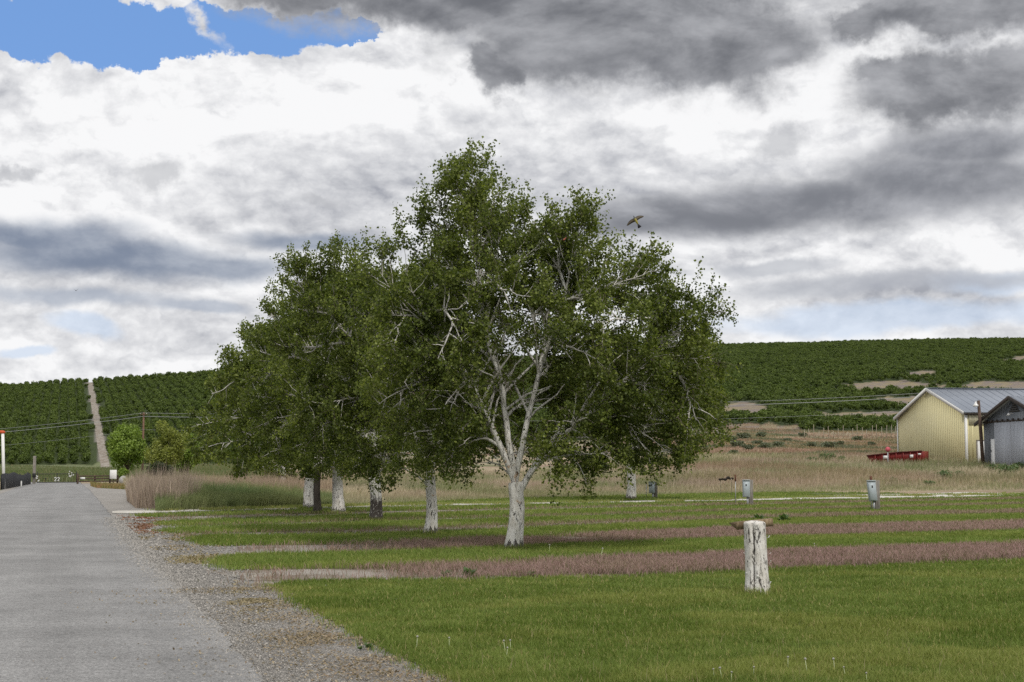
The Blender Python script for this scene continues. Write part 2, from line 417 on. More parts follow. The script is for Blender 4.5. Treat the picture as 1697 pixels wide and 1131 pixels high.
LOW_X = [-900, 0, 370, 420, 900, 1180, 1215, 1300, 1335, 1490, 1700, 2600]
LOW_Y = [771, 771, 769, 765, 735, 712, 704, 706, 719, 718, 712, 705]
def orchard_mask(X, Y, Z):
    px, py = project(np.stack([X, Y, Z], -1))
    ok = (py < np.interp(px, LOW_X, LOW_Y)) & (Y > 330) & (Y < 1120)
    ok &= ~((np.abs(px - track_x(py)) < track_hw(py)) & (px < 300))
    ok &= ~bare_mask(px, py)
    return ok

# ground sheet, dense where the camera looks
s_cols = np.concatenate([np.linspace(-6, -0.5, 26)[:-1], np.linspace(-0.5, 0.5, 420), np.linspace(0.5, 6, 26)[1:]])
y_rows = np.concatenate([np.linspace(-70, 6, 20), np.arange(8, 120, 1.6), np.arange(120, 340, 2.5), np.arange(340, 1120, 4.0), np.geomspace(1120, 4000, 26)])
YY, SS = np.meshgrid(y_rows, s_cols, indexing='ij')
XX = SS * np.maximum(YY, 12) ; ZZ = H(XX, YY)
gv = np.stack([XX, YY, ZZ], -1)
r_, c_ = gv.shape[:2]
ii = (np.arange(r_ - 1)[:, None] * c_ + np.arange(c_ - 1)[None]).ravel()
gq = np.stack([ii, ii + 1, ii + c_ + 1, ii + c_], -1)
def ground_colour(X, Y, Z):
    px, py = project(np.stack([X, np.maximum(Y, 1), Z], -1))
    n1 = fbm(X / 9, Y / 9, 4); n2 = fbm(X / 30 + 40, Y / 22 + 3, 4); n3 = fbm(X / 3.1, Y / 3.1, 3)
    gravel = np.array([.275, .26, .24])
    straw = np.array([.33, .265, .175]); red = np.array([.245, .16, .115]); grn = np.array([.10, .115, .045]); sage = np.array([.15, .16, .10])
    lerp = lambda a, b, f: a * (1 - f[..., None]) + b * f[..., None]
    c = np.broadcast_to(gravel, X.shape + (3,)).copy()
    field = lerp(np.broadcast_to(straw, c.shape), np.broadcast_to(red, c.shape), sstep(.42, .6, n2))
    field = lerp(field, np.broadcast_to(grn, c.shape), sstep(.52, .72, n1))
    field = lerp(field, np.broadcast_to(sage, c.shape), sstep(.55, .7, n3) * sstep(170, 240, Y))
    lane = sstep(3.5, 8.0, X - road_right_x(Y)) ; lane = np.maximum(lane, sstep(150, 158, Y)); lane = np.where(X < road_right_x(Y) - 6.5, 1, lane)
    c = lerp(c, field, sstep(60, 76, Y + 0.0 * X) * lane)
    left = sstep(0, 60, 330 - px) * sstep(165, 185, Y)
    pad = lerp(np.broadcast_to(np.array([.12, .15, .055]), c.shape), np.broadcast_to(np.array([.16, .17, .10]), c.shape), n1)
    c = lerp(c, pad, left)
    orch = orchard_mask(X, Y, Z).astype(float)
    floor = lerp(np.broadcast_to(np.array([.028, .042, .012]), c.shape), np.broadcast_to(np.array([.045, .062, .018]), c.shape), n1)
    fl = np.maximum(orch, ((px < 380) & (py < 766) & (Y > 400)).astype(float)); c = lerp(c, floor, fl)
    bare = (bare_mask(px, py) & (Y > 300)).astype(float)
    rock = lerp(np.broadcast_to(np.array([.23, .19, .115]), c.shape), np.broadcast_to(np.array([.17, .14, .125]), c.shape), sstep(.4, .6, n3))
    c = lerp(c, rock, bare)
    tr = ((np.abs(px - track_x(py)) < track_hw(py) * 0.62) & (px < 300) & (Y > 330) & (py < 778)).astype(float)
    c = lerp(c, np.broadcast_to(np.array([.20, .18, .165]), c.shape), tr)
    return np.clip(c * (0.86 + 0.28 * n3[..., None]), 0, 1)
m_, t, bs = newmat('ground_soil')
p_ = pos(t); n1, _ = t.noise(p_, 22, 5, 0.7); n2, _ = t.noise(p_, 1.3, 4); n3, _ = t.noise(p_, 90, 2, 0.6)
f_ = t.m('MULTIPLY', t.lin(n1, .3, .7, .62, 1.4), t.lin(n2, .3, .7, .85, 1.12)); f_ = t.m('MULTIPLY', f_, t.lin(n3, .3, .7, .6, 1.4))
t.l.new(t.v('SCALE', t.attr('col')[1], None, f_), bs.inputs['Base Color']); bs.inputs['Roughness'].default_value = 0.95
bump(t, bs, t.m('ADD', n1, n3), 0.7, 0.02)
ground = mk('ground', gv, [gq], MATS['ground_soil'], attrs={'col': ground_colour(XX, YY, ZZ).reshape(-1, 3)}, smooth=True)
tag(ground, kind='structure')

def sheet(name, A, B, mat, off, kind='structure', nx=1, attrs=None):
    """strip between two polylines of equal length laid just above the ground"""
    f = np.linspace(0, 1, nx + 1)
    G = A[:, None, :] * (1 - f)[None, :, None] + B[:, None, :] * f[None, :, None]
    G[..., 2] = H(G[..., 0], G[..., 1]) + off
    r, c = G.shape[:2]; i0 = (np.arange(r - 1)[:, None] * c + np.arange(c - 1)[None]).ravel()
    o = mk(name, G, [np.stack([i0, i0 + 1, i0 + c + 1, i0 + c], -1)], mat, attrs=attrs); bm_fix(o.data)
    tag(o, kind=kind); return o, G

# road
m_, t, bs = newmat('asphalt')
p_ = pos(t); a, _ = t.noise(p_, 48, 4, 0.75); b, _ = t.noise(p_, 0.55, 5, 0.6); c, _ = t.noise(t.v('MULTIPLY', p_, (0.35, 3.2, 1)), 1.1, 5, 0.65); d, _ = t.noise(p_, 210, 2, 0.5)
vo = t.node('ShaderNodeTexVoronoi'); t.put(vo.inputs['Vector'], p_); vo.inputs['Scale'].default_value = 95
f_ = t.m('MULTIPLY', t.lin(a, .32, .68, .45, 1.6), t.lin(b, .3, .7, .80, 1.16))
f_ = t.m('MULTIPLY', f_, t.lin(d, .3, .7, .72, 1.28))
xr, yr, _z = t.xyz(p_); trk, _ = t.noise(t.comb(t.m('MULTIPLY_ADD', yr, 0.29, xr), t.m('MULTIPLY', yr, 0.03), 0.0), 0.95, 4, 0.6); f_ = t.m('MULTIPLY', f_, t.lin(trk, .3, .7, .86, 1.13))
crk = t.ss(t.m('ABSOLUTE', t.m('SUBTRACT', c, 0.5)), 0.0, 0.010)
f_ = t.m('MULTIPLY', f_, t.m('MULTIPLY_ADD', crk, 0.34, 0.66))
col = t.mix(t.ss(vo.outputs['Distance'], 0.15, 0.75), (.293, .290, .285), (.196, .194, .192))
t.l.new(t.v('SCALE', col, None, f_), bs.inputs['Base Color']); bs.inputs['Roughness'].default_value = 0.92
bump(t, bs, t.m('ADD', a, d), 0.5, 0.006)
n_ = min(len(RR), len(RL)); q = np.linspace(0, 1, 400)
def relen(P, n): i = np.linspace(0, len(P) - 1, n); return np.stack([np.interp(i, np.arange(len(P)), P[:, k]) for k in range(3)], -1)
A_ = relen(RL, 1500); B_ = relen(RR, 1500)
B_[:, 0] += (fbm(B_[:, 1] * 2.2, B_[:, 1] * 0 + 3, 5) - 0.5) * 0.22
road, _ = sheet('road', A_, B_, MATS['asphalt'], 0.012, nx=6)

# ------------------------------------------------------------------ lawn strips, measured on the photograph (x: list of y)
XS = np.concatenate([np.arange(150, 500, 12), np.arange(500, 1000, 20), np.arange(1000, 2500, 60)]).astype(float)
def line(*pts):
    p = np.array(pts, float); return lambda x: np.interp(x, p[:, 0], p[:, 1]) if True else 0
def ext(*pts):
    """piecewise linear in photo pixels, the last segment carried on to the right"""
    p = list(pts); (xa, ya), (xb, yb) = p[-2], p[-1]; k = (yb - ya) / (xb - xa); p.append((2600, yb + k * (2600 - xb)))
    p = np.array(p, float); return lambda x: np.interp(x, p[:, 0], p[:, 1])
LAWN = {  # name: (x of the left tip, lower edge, upper edge)
    'A': (358, ext((358, 936), (380, 946), (500, 944), (700, 942), (860, 934), (1230, 920), (1697, 904)), ext((358, 930), (400, 922), (500, 919), (700, 914), (860, 908), (1230, 893), (1697, 881))),
    'B': (316, ext((316, 898), (340, 906), (600, 903), (860, 893), (1230, 877), (1697, 866)), ext((316, 894), (350, 889), (600, 887), (860, 877), (1230, 862), (1697, 853))),
    'C': (270, ext((270, 883), (290, 886), (600, 879), (860, 870), (1230, 856), (1697, 846)), ext((270, 879), (300, 876), (600, 867), (860, 860), (1230, 849), (1697, 838))),
    'D': (262, ext((262, 872), (290, 873), (600, 863), (860, 856), (1230, 846), (1697, 835)), ext((262, 868), (290, 864), (600, 854), (860, 847), (1230, 839), (1697, 829))),
    'E': (228, ext((228, 856), (250, 858), (600, 849), (860, 843), (1230, 835.5), (1697, 826)), ext((228, 854), (250, 853), (600, 843), (860, 837.5), (1230, 831.5), (1697, 823))),
    'F': (330, ext((330, 846), (600, 839), (860, 833), (1230, 828), (1697, 818)), ext((330, 845), (600, 836), (860, 826), (1230, 817), (1697, 812))),
}
FORE_LOW = np.array([(456, 975), (470, 984), (500, 1003), (560, 1036), (640, 1078), (700, 1106), (765, 1135), (850, 1180), (960, 1250), (1080, 1330), (1200, 1420), (2600, 1420)], float)
FORE_UP = np.array([(456, 972), (475, 966), (600, 963), (860, 960), (1000, 957), (1230, 946), (1450, 936), (1697, 929), (2600, 895)], float)
LAWN['fore'] = (456, lambda x: np.interp(x, FORE_LOW[:, 0], FORE_LOW[:, 1]), lambda x: np.interp(x, FORE_UP[:, 0], FORE_UP[:, 1]))
GSTRIP = {  # the strips between the lawns: gravel overgrown with purple and tan grass
    'p1': (420, lambda x: LAWN['fore'][2](x), LAWN['A'][1]), 'p2': (395, LAWN['A'][2], LAWN['B'][1]),
    'p3': (290, LAWN['B'][2], LAWN['C'][1]), 'p4': (285, LAWN['C'][2], LAWN['D'][1]), 'p5': (265, LAWN['D'][2], LAWN['E'][1])}
m_, t, bs = newmat('lawn_soil')
p_ = pos(t); a, _ = t.noise(p_, 0.7, 4); b, _ = t.noise(p_, 30, 3, 0.7)
t.l.new(t.v('SCALE', t.mix(t.ss(a, .4, .65), (.075, .10, .022), (.105, .125, .035)), None, t.lin(b, .3, .7, .6, 1.3)), bs.inputs['Base Color']); bs.inputs['Roughness'].default_value = 0.95
m_, t, bs = newmat('white_gravel')
p_ = pos(t); a, _ = t.noise(p_, 45, 4, 0.75); b, _ = t.noise(p_, 1.5, 4)
t.l.new(t.v('SCALE', t.mix(t.ss(b, .35, .65), (.62, .60, .56), (.44, .41, .36)), None, t.lin(a, .3, .7, .55, 1.4)), bs.inputs['Base Color']); bs.inputs['Roughness'].default_value = 0.95
bump(t, bs, a, 0.7, 0.02)
m_, t, bs = newmat('strip_gravel')
p_ = pos(t); a, _ = t.noise(p_, 38, 4, 0.75); b, _ = t.noise(p_, 0.8, 4); 
t.l.new(t.v('SCALE', t.mix(t.ss(b, .38, .62), (.31, .285, .25), (.20, .165, .13)), None, t.lin(a, .3, .7, .5, 1.45)), bs.inputs['Base Color']); bs.inputs['Roughness'].default_value = 0.95
bump(t, bs, a, 0.7, 0.02)
STRIPS = {}
def strip(key, name, spec, mat, off):
    x0, lo, up = spec; x = np.concatenate([[x0], XS[XS > x0 + 4]])
    L_ = gp(x, lo(x)); U_ = gp(x, up(x))
    o, G = sheet(name, L_, U_, mat, off, nx=3); STRIPS[key] = (L_, U_); return o
for i, (k, sp) in enumerate(LAWN.items()): strip(k, 'lawn', sp, MATS['lawn_soil'], 0.012)
for k, sp in GSTRIP.items(): strip(k, 'gravel_strip', sp, MATS['strip_gravel'], 0.006)
# white gravel lanes
strip('w1', 'gravel_lane', (186, ext((186, 851), (200, 852), (260, 850.5), (460, 844), (640, 839.5), (860, 836), (1100, 832.8), (1240, 830), (1697, 821)),
      ext((186, 848), (200, 847), (260, 846.5), (460, 841), (640, 837), (860, 834), (1100, 830), (1240, 826.5), (1697, 817))), MATS['white_gravel'], 0.016)
strip('w2', 'gravel_lane', (1330, ext((1330, 826), (1400, 829), (1500, 827), (1697, 821)), ext((1330, 824), (1400, 821), (1500, 819), (1697, 813.5))), MATS['white_gravel'], 0.020)
# pale gravel fans where the lanes meet the road
strip('w3', 'gravel_lane', (345, ext((345, 949), (420, 964), (470, 963), (700, 957), (860, 948)), ext((345, 946), (420, 947), (470, 946), (700, 944), (860, 938))), MATS['strip_gravel'], 0.009)

# ------------------------------------------------------------------ trees
leafmat('birch_leaf', (.047, .068, .012), (.108, .140, .025), (.25, .29, .07), 0.42)
leafmat('orchard_leaf', (.034, .054, .009), (.076, .112, .018), (.13, .175, .034), 0.25, True)
leafmat('poplar_leaf', (.09, .14, .02), (.19, .275, .045), (.32, .41, .10), 0.35)
leafmat('willow_leaf', (.11, .13, .03), (.215, .245, .055), (.32, .35, .09), 0.35)
leafmat('shrub_leaf', (.012, .025, .010), (.025, .04, .014), (.05, .06, .02), 0.25)
leafmat('sage_leaf', (.09, .105, .065), (.155, .175, .11), (.23, .25, .17), 0.25)
leafmat('weed_leaf', (.07, .115, .045), (.13, .19, .075), (.20, .26, .11), 0.3)

def barkmat(name, base, dark_h=0.0, dark_amt=0.5, dark_tree=False, stump=False):
    """white birch bark: thin cross lines, torn dark furrows, orange under-bark, brown twigs where 'rad' is small"""
    m_, t, bs = newmat(name); p = objc(t)
    big, _ = t.noise(t.v('MULTIPLY', p, (5, 5, 2.2)), 1.6, 6, 0.65, 0.6)
    lent, _ = t.noise(t.v('MULTIPLY', p, (7, 7, 60)), 1.0, 3, 0.6)
    fur, _ = t.noise(t.v('MULTIPLY', p, (15, 15, 4.0)), 1.3, 6, 0.7, 1.2)
    fine, _ = t.noise(p, 60, 4, 0.6)
    h = t.xyz(p)[2]; rad = t.attr('rad')[0]
    c = t.mix(t.ss(big, .35, .65), tuple(base), (base[0] * .80, base[1] * .78, base[2] * .74))
    c = t.mix(t.m('MULTIPLY', t.ss(lent, .62, .70), 0.32), c, (.24, .21, .18))
    flake = t.m('ADD', fur, t.m('MULTIPLY', t.ss(h, max(dark_h, 0.05) * 1.6 + 0.25, 0.0), 0.20 if not stump else 0.03))
    fl2, _ = t.noise(t.v('MULTIPLY', p, (34, 34, 15)), 1.2, 4, 0.6, 0.8)
    c = t.mix(t.m('MULTIPLY', t.ss(flake, .555 if not stump else .525, .61), 0.9), c, (.045, .038, .033))
    c = t.mix(t.m('MULTIPLY', t.ss(fl2, .635 if not stump else .57, .67), 0.8), c, (.07, .06, .05))
    org = t.m('MULTIPLY', t.ss(big, .60, .66), t.m('MULTIPLY', t.ss(h, 0.5, 1.0), t.ss(h, 2.4, 1.6)))
    if not stump: c = t.mix(t.m('MULTIPLY', org, 0.8), c, (.42, .23, .10))
    if dark_h > 0:
        edge = t.m('MULTIPLY_ADD', fur, 0.16, dark_h - 0.08)
        band = t.m('MULTIPLY', t.m('LESS_THAN', h, edge), t.ss(t.m('MULTIPLY_ADD', fur, 1.0, t.m('MULTIPLY', h, .2)), .44, .50))
        c = t.mix(t.m('MULTIPLY', band, 0.82), c, (.055, .045, .038))
    if stump: c = t.mix(t.m('MULTIPLY', t.ss(t.m('MULTIPLY_ADD', t.attr('gro')[0], 0.75, t.m('SUBTRACT', fur, 0.5)), .42, .60), 0.92), c, (.05, .042, .036))
    if dark_tree: c = t.mix(t.ss(fur, .3, .7), (.055, .045, .035), (.11, .095, .08))
    c = t.mix(t.m('MULTIPLY', t.ss(rad, 0.035, 0.010), 0.30), c, (.44, .41, .37))
    tw = t.ss(rad, 0.006, 0.0025)
    c = t.mix(t.m('MULTIPLY', tw, 0.85), c, (.16, .105, .075))
    c = t.v('SCALE', c, None, t.lin(fine, .3, .7, .86, 1.1))
    t.l.new(c, bs.inputs['Base Color']); bs.inputs['Roughness'].default_value = 0.75
    bump(t, bs, t.m('SUBTRACT', t.m('MULTIPLY', fine, .3), t.ss(flake, .56, .64)), 0.9, 0.012); return m_
barkmat('birch_bark', (.76, .745, .71)); barkmat('birch_bark_banded', (.76, .745, .71), 0.62)
barkmat('birch_bark_grey', (.72, .705, .67)); barkmat('dark_bark', (.1, .09, .08), dark_tree=True)
barkmat('stump_bark', (.72, .70, .67), stump=True)
m_, t, bs = newmat('brown_bark'); n1, _ = t.noise(t.v('MULTIPLY', objc(t), (8, 8, 1.5)), 2, 5)
t.l.new(t.mix(n1, (.06, .045, .03), (.17, .13, .09)), bs.inputs['Base Color']); bump(t, bs, n1, .6, .03)

def unit(v): return v / (np.linalg.norm(v, axis=-1, keepdims=True) + 1e-9)
def birch(name, label, base, tips, fork, r_tip, n_leaf, leaf, bark, seed, stems=None, trunk_lean=(0, 0), up=(0.35, 0.8), kids=6.0, k3=9, trunk_r=None, group='birch trees in the row beside the lane', leafm='birch_leaf', wind=(0.10, 0, 0), cat='tree', sag=0.65, lowdroop=True):
    """tips: limb ends relative to the base (metres). Limbs attach to what has already grown, main stems first."""
    g = np.random.default_rng(seed)
    tips = np.asarray(tips, float)
    Hh = tips[:, 2].max()
    root = empty(name, base); tag(root, label, cat, group)
    fk = np.array([trunk_lean[0], trunk_lean[1], fork])
    limbs = []      # dict: P (n,3), par (limb, idx), load
    # trunk up to the fork
    n = 14; s = np.linspace(0, 1, n)[:, None]
    P = s * fk + np.array([1, 0, 0]) * (0.03 * np.sin(s * 5 + seed)); P[0] = 0
    limbs.append(dict(P=P, par=None, kids=[]))
    order = list(range(len(tips)))
    order.sort(key=lambda i: -(tips[i, 2] + 0.3 * np.hypot(tips[i, 0], tips[i, 1])))
    if stems: order = stems + [i for i in order if i not in stems]
    nst = len(stems) if stems else 3
    for cnt, i in enumerate(order):
        tip = tips[i]
        best = None
        for li, L_ in enumerate(limbs):
            idxs = range(len(L_['P']) - 4, len(L_['P'])) if li == 0 else range(1, int(len(L_['P']) * 0.62))
            if li > 0 and cnt < nst: continue
            for q in idxs:
                a = L_['P'][q]; v = tip - a; d = np.linalg.norm(v)
                tg = unit(L_['P'][min(q + 1, len(L_['P']) - 1)] - L_['P'][q - 1])
                cosa = (v @ tg) / (d + 1e-6)
                if cosa < 0.62 and li > 0: continue
                cost = d * (1.0 + 0.9 * (1 - cosa)) + (0.45 * np.linalg.norm(a - fk) if li else 0) + 0.10 * len(L_['kids'])
                if v[2] < 0: cost += 0.8 * -v[2]
                if best is None or cost < best[0]: best = (cost, li, q, a, tg, d)
        if best is None: best = (0, 0, len(limbs[0]['P']) - 1, fk, np.array([0, 0, 1.0]), np.linalg.norm(tip - fk))
        _, li, q, a, tg, d = best
        dirn = unit(tip - a)
        upv = np.array([0, 0, 1.0])
        c1 = a + unit(tg * 0.5 + dirn * 1.0 + upv * 0.12) * d * 0.36
        tail = unit(dirn + upv * (0.30 if tip[2] > Hh * 0.5 else -0.25 * sag)) 
        c2 = tip - tail * d * 0.30
        n = 16; s = np.linspace(0, 1, n)[:, None]
        P = (1 - s) ** 3 * a + 3 * (1 - s) ** 2 * s * c1 + 3 * (1 - s) * s * s * c2 + s ** 3 * tip
        wob = g.normal(0, 1, (n, 3)); wob = (wob + np.roll(wob, 1, 0) + np.roll(wob, -1, 0)) / 3
        P = P + wob * 0.018 * d * (s * (1 - s) * 4)
        limbs.append(dict(P=P, par=(li, q), kids=[])); limbs[li]['kids'].append((q, len(limbs) - 1))
    # load -> radius
    def load(li):
        L_ = limbs[li]; n = len(L_['P']); ld = np.ones(n)
        for q, k in L_['kids']:
            ld[:q + 1] += load(k)
        L_['load'] = ld; return ld[0]
    load(0)
    V = []; Q = []; RAD = []; nv = 0
    def emit(P, R, k):
        nonlocal nv
        v, q = tubes(P, R, k); V.append(v); Q.append(q + nv); RAD.append(np.repeat(R.reshape(-1), k)); nv += len(v)
    for li, L_ in enumerate(limbs):
        n = len(L_['P']); s = np.linspace(0, 1, n)
        R = r_tip * L_['load'] ** 0.52
        if li == 0:
            R = R * 0 + (trunk_r or R[0]); Zt = L_['P'][:, 2]
            R = R * (1.0 - 0.10 * s + 0.38 * np.exp(-Zt / 0.16) + 0.12 * np.exp(-Zt / 0.5)); R[-1] *= 0.9
            L2 = L_['P'].copy(); L2[0, 2] = -0.12
            kk = 22; v, q = tubes(L2[None], R[None], kk)
            ang = np.tile(np.arange(kk) * 2 * math.pi / kk, n); zz = np.repeat(L2[:, 2], kk)
            dv = (fbm(np.cos(ang) * 2 + seed + 20, np.sin(ang) * 2 + zz * 2.0 + 20, 4) - 0.5) * 0.30 * np.repeat(R, kk)
            ctr = np.repeat(L2, kk, 0); v = ctr + (v - ctr) * (1 + dv / np.repeat(R, kk))[:, None]
            V.append(v); Q.append(q + nv); RAD.append(np.repeat(R, kk)); nv += len(v); L_['R'] = R
        else:
            R = np.minimum(R, r_tip * 4.2) * (1 - 0.80 * s) + 0.004
            L_['R'] = R; emit(L_['P'][None], R[None], 8)
    # second order branches
    p0 = []; t0 = []; ln = []; rr = []; hf = []
    for li, L_ in enumerate(limbs[1:]):
        seg = np.linalg.norm(np.diff(L_['P'], axis=0), axis=1); Lg = seg.sum(); cum = np.concatenate([[0], np.cumsum(seg)]) / Lg
        m_ = max(6, int(kids * Lg)); s = np.sort(g.uniform(0.18, 1.0, m_)) ** 0.85
        pp = np.stack([np.interp(s, cum, L_['P'][:, k]) for k in range(3)], -1)
        tg = unit(np.stack([np.interp(s, cum, np.gradient(L_['P'][:, k])) for k in range(3)], -1))
        p0.append(pp); t0.append(tg); ln.append(np.clip((0.32 + 0.32 * Lg * (1 - 0.72 * s)) * g.uniform(0.6, 1.4, m_), 0.25, 2.0)); rr.append(np.interp(s, cum, L_['R']))
    p0 = np.concatenate(p0); t0 = np.concatenate(t0); ln = np.concatenate(ln); rr = np.concatenate(rr); m2 = len(p0)
    def grow(p0, t0, ln, n, spread, upw, droop):
        rnd = unit(g.normal(0, 1, p0.shape)); side = unit(np.cross(t0, rnd))
        d0 = unit(t0 * (1 - spread[:, None]) + side * spread[:, None] + np.array([0, 0, 1.0]) * upw[:, None] + np.array(wind))
        s = np.linspace(0, 1, n)[None, :, None]
        P = p0[:, None] + d0[:, None] * ln[:, None, None] * s
        P[..., 2] += (droop * ln)[:, None] * s[..., 0] ** 2
        wob = g.normal(0, 1, (len(p0), n, 3)) * 0.035 * ln[:, None, None] * s
        return P + wob
    rel = p0[:, 2] / Hh
    upf = np.clip((rel - 0.30) / 0.45, 0, 1)
    B2 = grow(p0, t0, ln, 6, g.uniform(0.35, 0.72, m2), 0.05 + 0.45 * upf, -0.30 * (1 - upf) * sag + 0.12 * upf)
    R2 = np.minimum(rr * 0.85, 0.009 + 0.012 * ln)[:, None] * np.linspace(1, 0.25, 6)[None] + 0.001
    emit(B2, R2, 5)
    nb = len(V)
    # twigs
    m3 = m2 * k3; pi = np.repeat(np.arange(m2), k3); s = g.uniform(0.42, 1.0, m3) ** 0.85
    f = s * 5; i0 = np.clip(f.astype(int), 0, 4); fr = (f - i0)[:, None]
    p3 = B2[pi, i0] * (1 - fr) + B2[pi, i0 + 1] * fr; t3 = unit(B2[pi, i0 + 1] - B2[pi, i0])
    l3 = np.clip((0.20 + 0.30 * ln[pi] * (1 - 0.5 * s)) * g.uniform(0.5, 1.5, m3), 0.12, 0.70)
    u3 = np.clip((p3[:, 2] / Hh - 0.35) / 0.4, 0, 1)
    B3 = grow(p3, t3, l3, 4, g.uniform(0.3, 0.7, m3), 0.30 * u3 - 0.12 * (1 - u3) * sag, -0.35 * (1 - u3) * sag)
    B3[..., 2] = np.maximum(B3[..., 2], 0.35)
    sel = g.random(m3) < 0.55
    tv, tq = tubes(B3[sel], np.linspace(0.0035, 0.0016, 4)[None].repeat(sel.sum(), 0) * max(1, leaf / 0.065), 3)
    V.append(tv); Q.append(tq + nv); RAD.append(np.full(len(tv), 0.003)); nv += len(tv)
    tr = mk('trunk', np.concatenate(V), [np.concatenate(Q)], MATS[bark], root, {'rad': np.concatenate(RAD)}, smooth=True)
    # leaves: most on twigs, some on the second order branches
    nl = n_leaf; pi = g.choice(m3, nl, p=l3 / l3.sum()); s = g.uniform(0.15, 1.08, nl); f = np.clip(s * 3, 0, 2.999); i0 = f.astype(int); fr = (s * 3 - i0)[:, None]
    c = B3[pi, i0] * (1 - fr) + B3[pi, i0 + 1] * fr + g.normal(0, leaf * 0.85, (nl, 3)); c[:, 2] -= g.uniform(0, leaf, nl)
    okz = c[:, 2] > fork * 0.72 - 0.25 * g.random(nl); c, pi = c[okz], pi[okz]; nl = len(c)
    axis = unit(g.normal(0, 1, (nl, 3)) + np.array([0.3, 0, -0.55])); nrm = unit(np.cross(axis, unit(g.normal(0, 1, (nl, 3)))))
    sd_ = np.cross(axis, nrm); sz = leaf * g.uniform(0.65, 1.3, nl)[:, None]
    Rc = np.percentile(np.hypot(tips[:, 0], tips[:, 1]), 85); core = (np.hypot(c[:, 0], c[:, 1]) < Rc * (.20 + .18 * np.clip((c[:, 2] - fork) / Hh, 0, 1))) & (c[:, 2] < Hh * .62)
    kp = ~core | (g.random(nl) < .22); c, axis, nrm, sd_, sz = c[kp], axis[kp], nrm[kp], sd_[kp], sz[kp]; nl = len(c)
    a = c - axis * sz * 0.5; b_ = c + axis * sz * 0.55; l_ = c - axis * sz * 0.08 + sd_ * sz * 0.44 + nrm * sz * 0.10; r_ = c - axis * sz * 0.08 - sd_ * sz * 0.44 + nrm * sz * 0.10
    LV = np.stack([a, r_, b_, l_], 1).reshape(-1, 3); LQ = np.arange(nl * 4).reshape(-1, 4)
    clump = vnoise(c[:, 0] * 1.1 + 30 + seed, c[:, 2] * 1.1 + c[:, 1] * 0.7 + 30)
    tint = np.clip(0.46 + 0.6 * (clump - 0.5) + g.normal(0, 0.27, nl), 0, 1)
    mk('crown', LV, [LQ], MATS[leafm], root, {'tint': np.repeat(tint, 4)})
    return root
def gpt(x, y): return gp(np.array([float(x)]), np.array([float(y)]))[0]
def tips_px(base_px, lst, Y, depth_scale=1.0):
    b = gpt(*base_px); out = []
    for x, y, d in lst:
        y = min(y, 735)
        p = pt(x, y, b[1] + d * depth_scale) - b; v = p - np.array([0, 0, 1.4]); out.append(p - unit(v) * (0.74 if b[1] < 30 else 0.5))
    return b, np.array([np.array(q, float) for q in out])

def infill(base, T, poly, Y, n, seed, thick, window=None):
    """more limb ends spread through the crown volume whose outline is poly (photo pixels)"""
    g = np.random.default_rng(seed); poly = np.array(poly, float); poly[:, 1] = np.minimum(poly[:, 1], 742); out = [np.array(t) for t in T]
    x0, y0 = poly.min(0); x1, y1 = poly.max(0)
    def inside(x, y):
        c = False; j = len(poly) - 1
        for i in range(len(poly)):
            if (poly[i, 1] > y) != (poly[j, 1] > y) and x < (poly[j, 0] - poly[i, 0]) * (y - poly[i, 1]) / (poly[j, 1] - poly[i, 1]) + poly[i, 0]: c = not c
            j = i
        return c
    def edge(x, y):
        m_ = 1e9; p = np.array([x, y])
        for i in range(len(poly)):
            a = poly[i]; b = poly[(i + 1) % len(poly)]; t = np.clip((p - a) @ (b - a) / ((b - a) @ (b - a)), 0, 1); m_ = min(m_, np.linalg.norm(p - a - t * (b - a)))
        return m_
    for _ in range(n):
        best = None
        for k in range(14):
            while True:
                x, y = g.uniform(x0, x1), g.uniform(y0, y1)
                if inside(x, y): break
            if window and window[0] < x < window[1] and window[2] < y < window[3]: lo_ = -0.1
            else: lo_ = -1
            th = thick * min(1.0, edge(x, y) / (F / Y * thick * 0.9)) ** 0.6
            p = pt(x, y, Y + g.uniform(lo_, 1) * th) - base; d = min(np.linalg.norm(p - q) for q in out)
            if best is None or d > best[0]: best = (d, p)
        out.append(best[1])
    return np.array(out)
G_ROW = 'birch trees in the row beside the lane'
# front tree
b1, T1 = tips_px((854, 914), [(783, 290, 0), (968, 356, .2), (640, 388, .3), (1085, 405, .3), (1192, 482, .4), (1000, 425, .3), (1032, 440, -.5), (1062, 425, .9), (1112, 440, .2), (1145, 490, .9), (1165, 510, -.7), (890, 372, .3), (935, 365, -.4), (815, 340, .5), (700, 378, -.4), (668, 405, .9), (655, 440, -.2), (632, 500, .2), (1175, 600, 1.0), (1195, 610, .1), (605, 610, .1), (590, 660, .9), (860, 350, -.3), (950, 375, .8), (805, 330, .2), (1150, 660, .2), (1180, 700, .9), (722, 350, .7), (757, 315, -.5), (845, 322, .8), (905, 338, -.9),
    (612, 470, -.8), (598, 560, .6), (572, 640, -1.0), (610, 700, -.4), (680, 770, -.9), (930, 372, 1.2), (1008, 430, -1.2), (1055, 470, .9), (1135, 465, -.6), (1208, 560, -.5), (1205, 650, .8),
    (1165, 735, -.4), (1060, 770, -1.2), (940, 775, -1.8), (955, 520, -2.3), (865, 430, 1.9), (700, 560, 2.2), (1060, 560, 2.3), (1010, 660, -2.4), (720, 620, -1.9), (760, 770, 1.4), (1120, 600, -1.5), (690, 450, -1.3), (820, 400, -1.2), (1010, 770, 1.6), (1130, 690, 1.5), (650, 610, 1.2)], None)
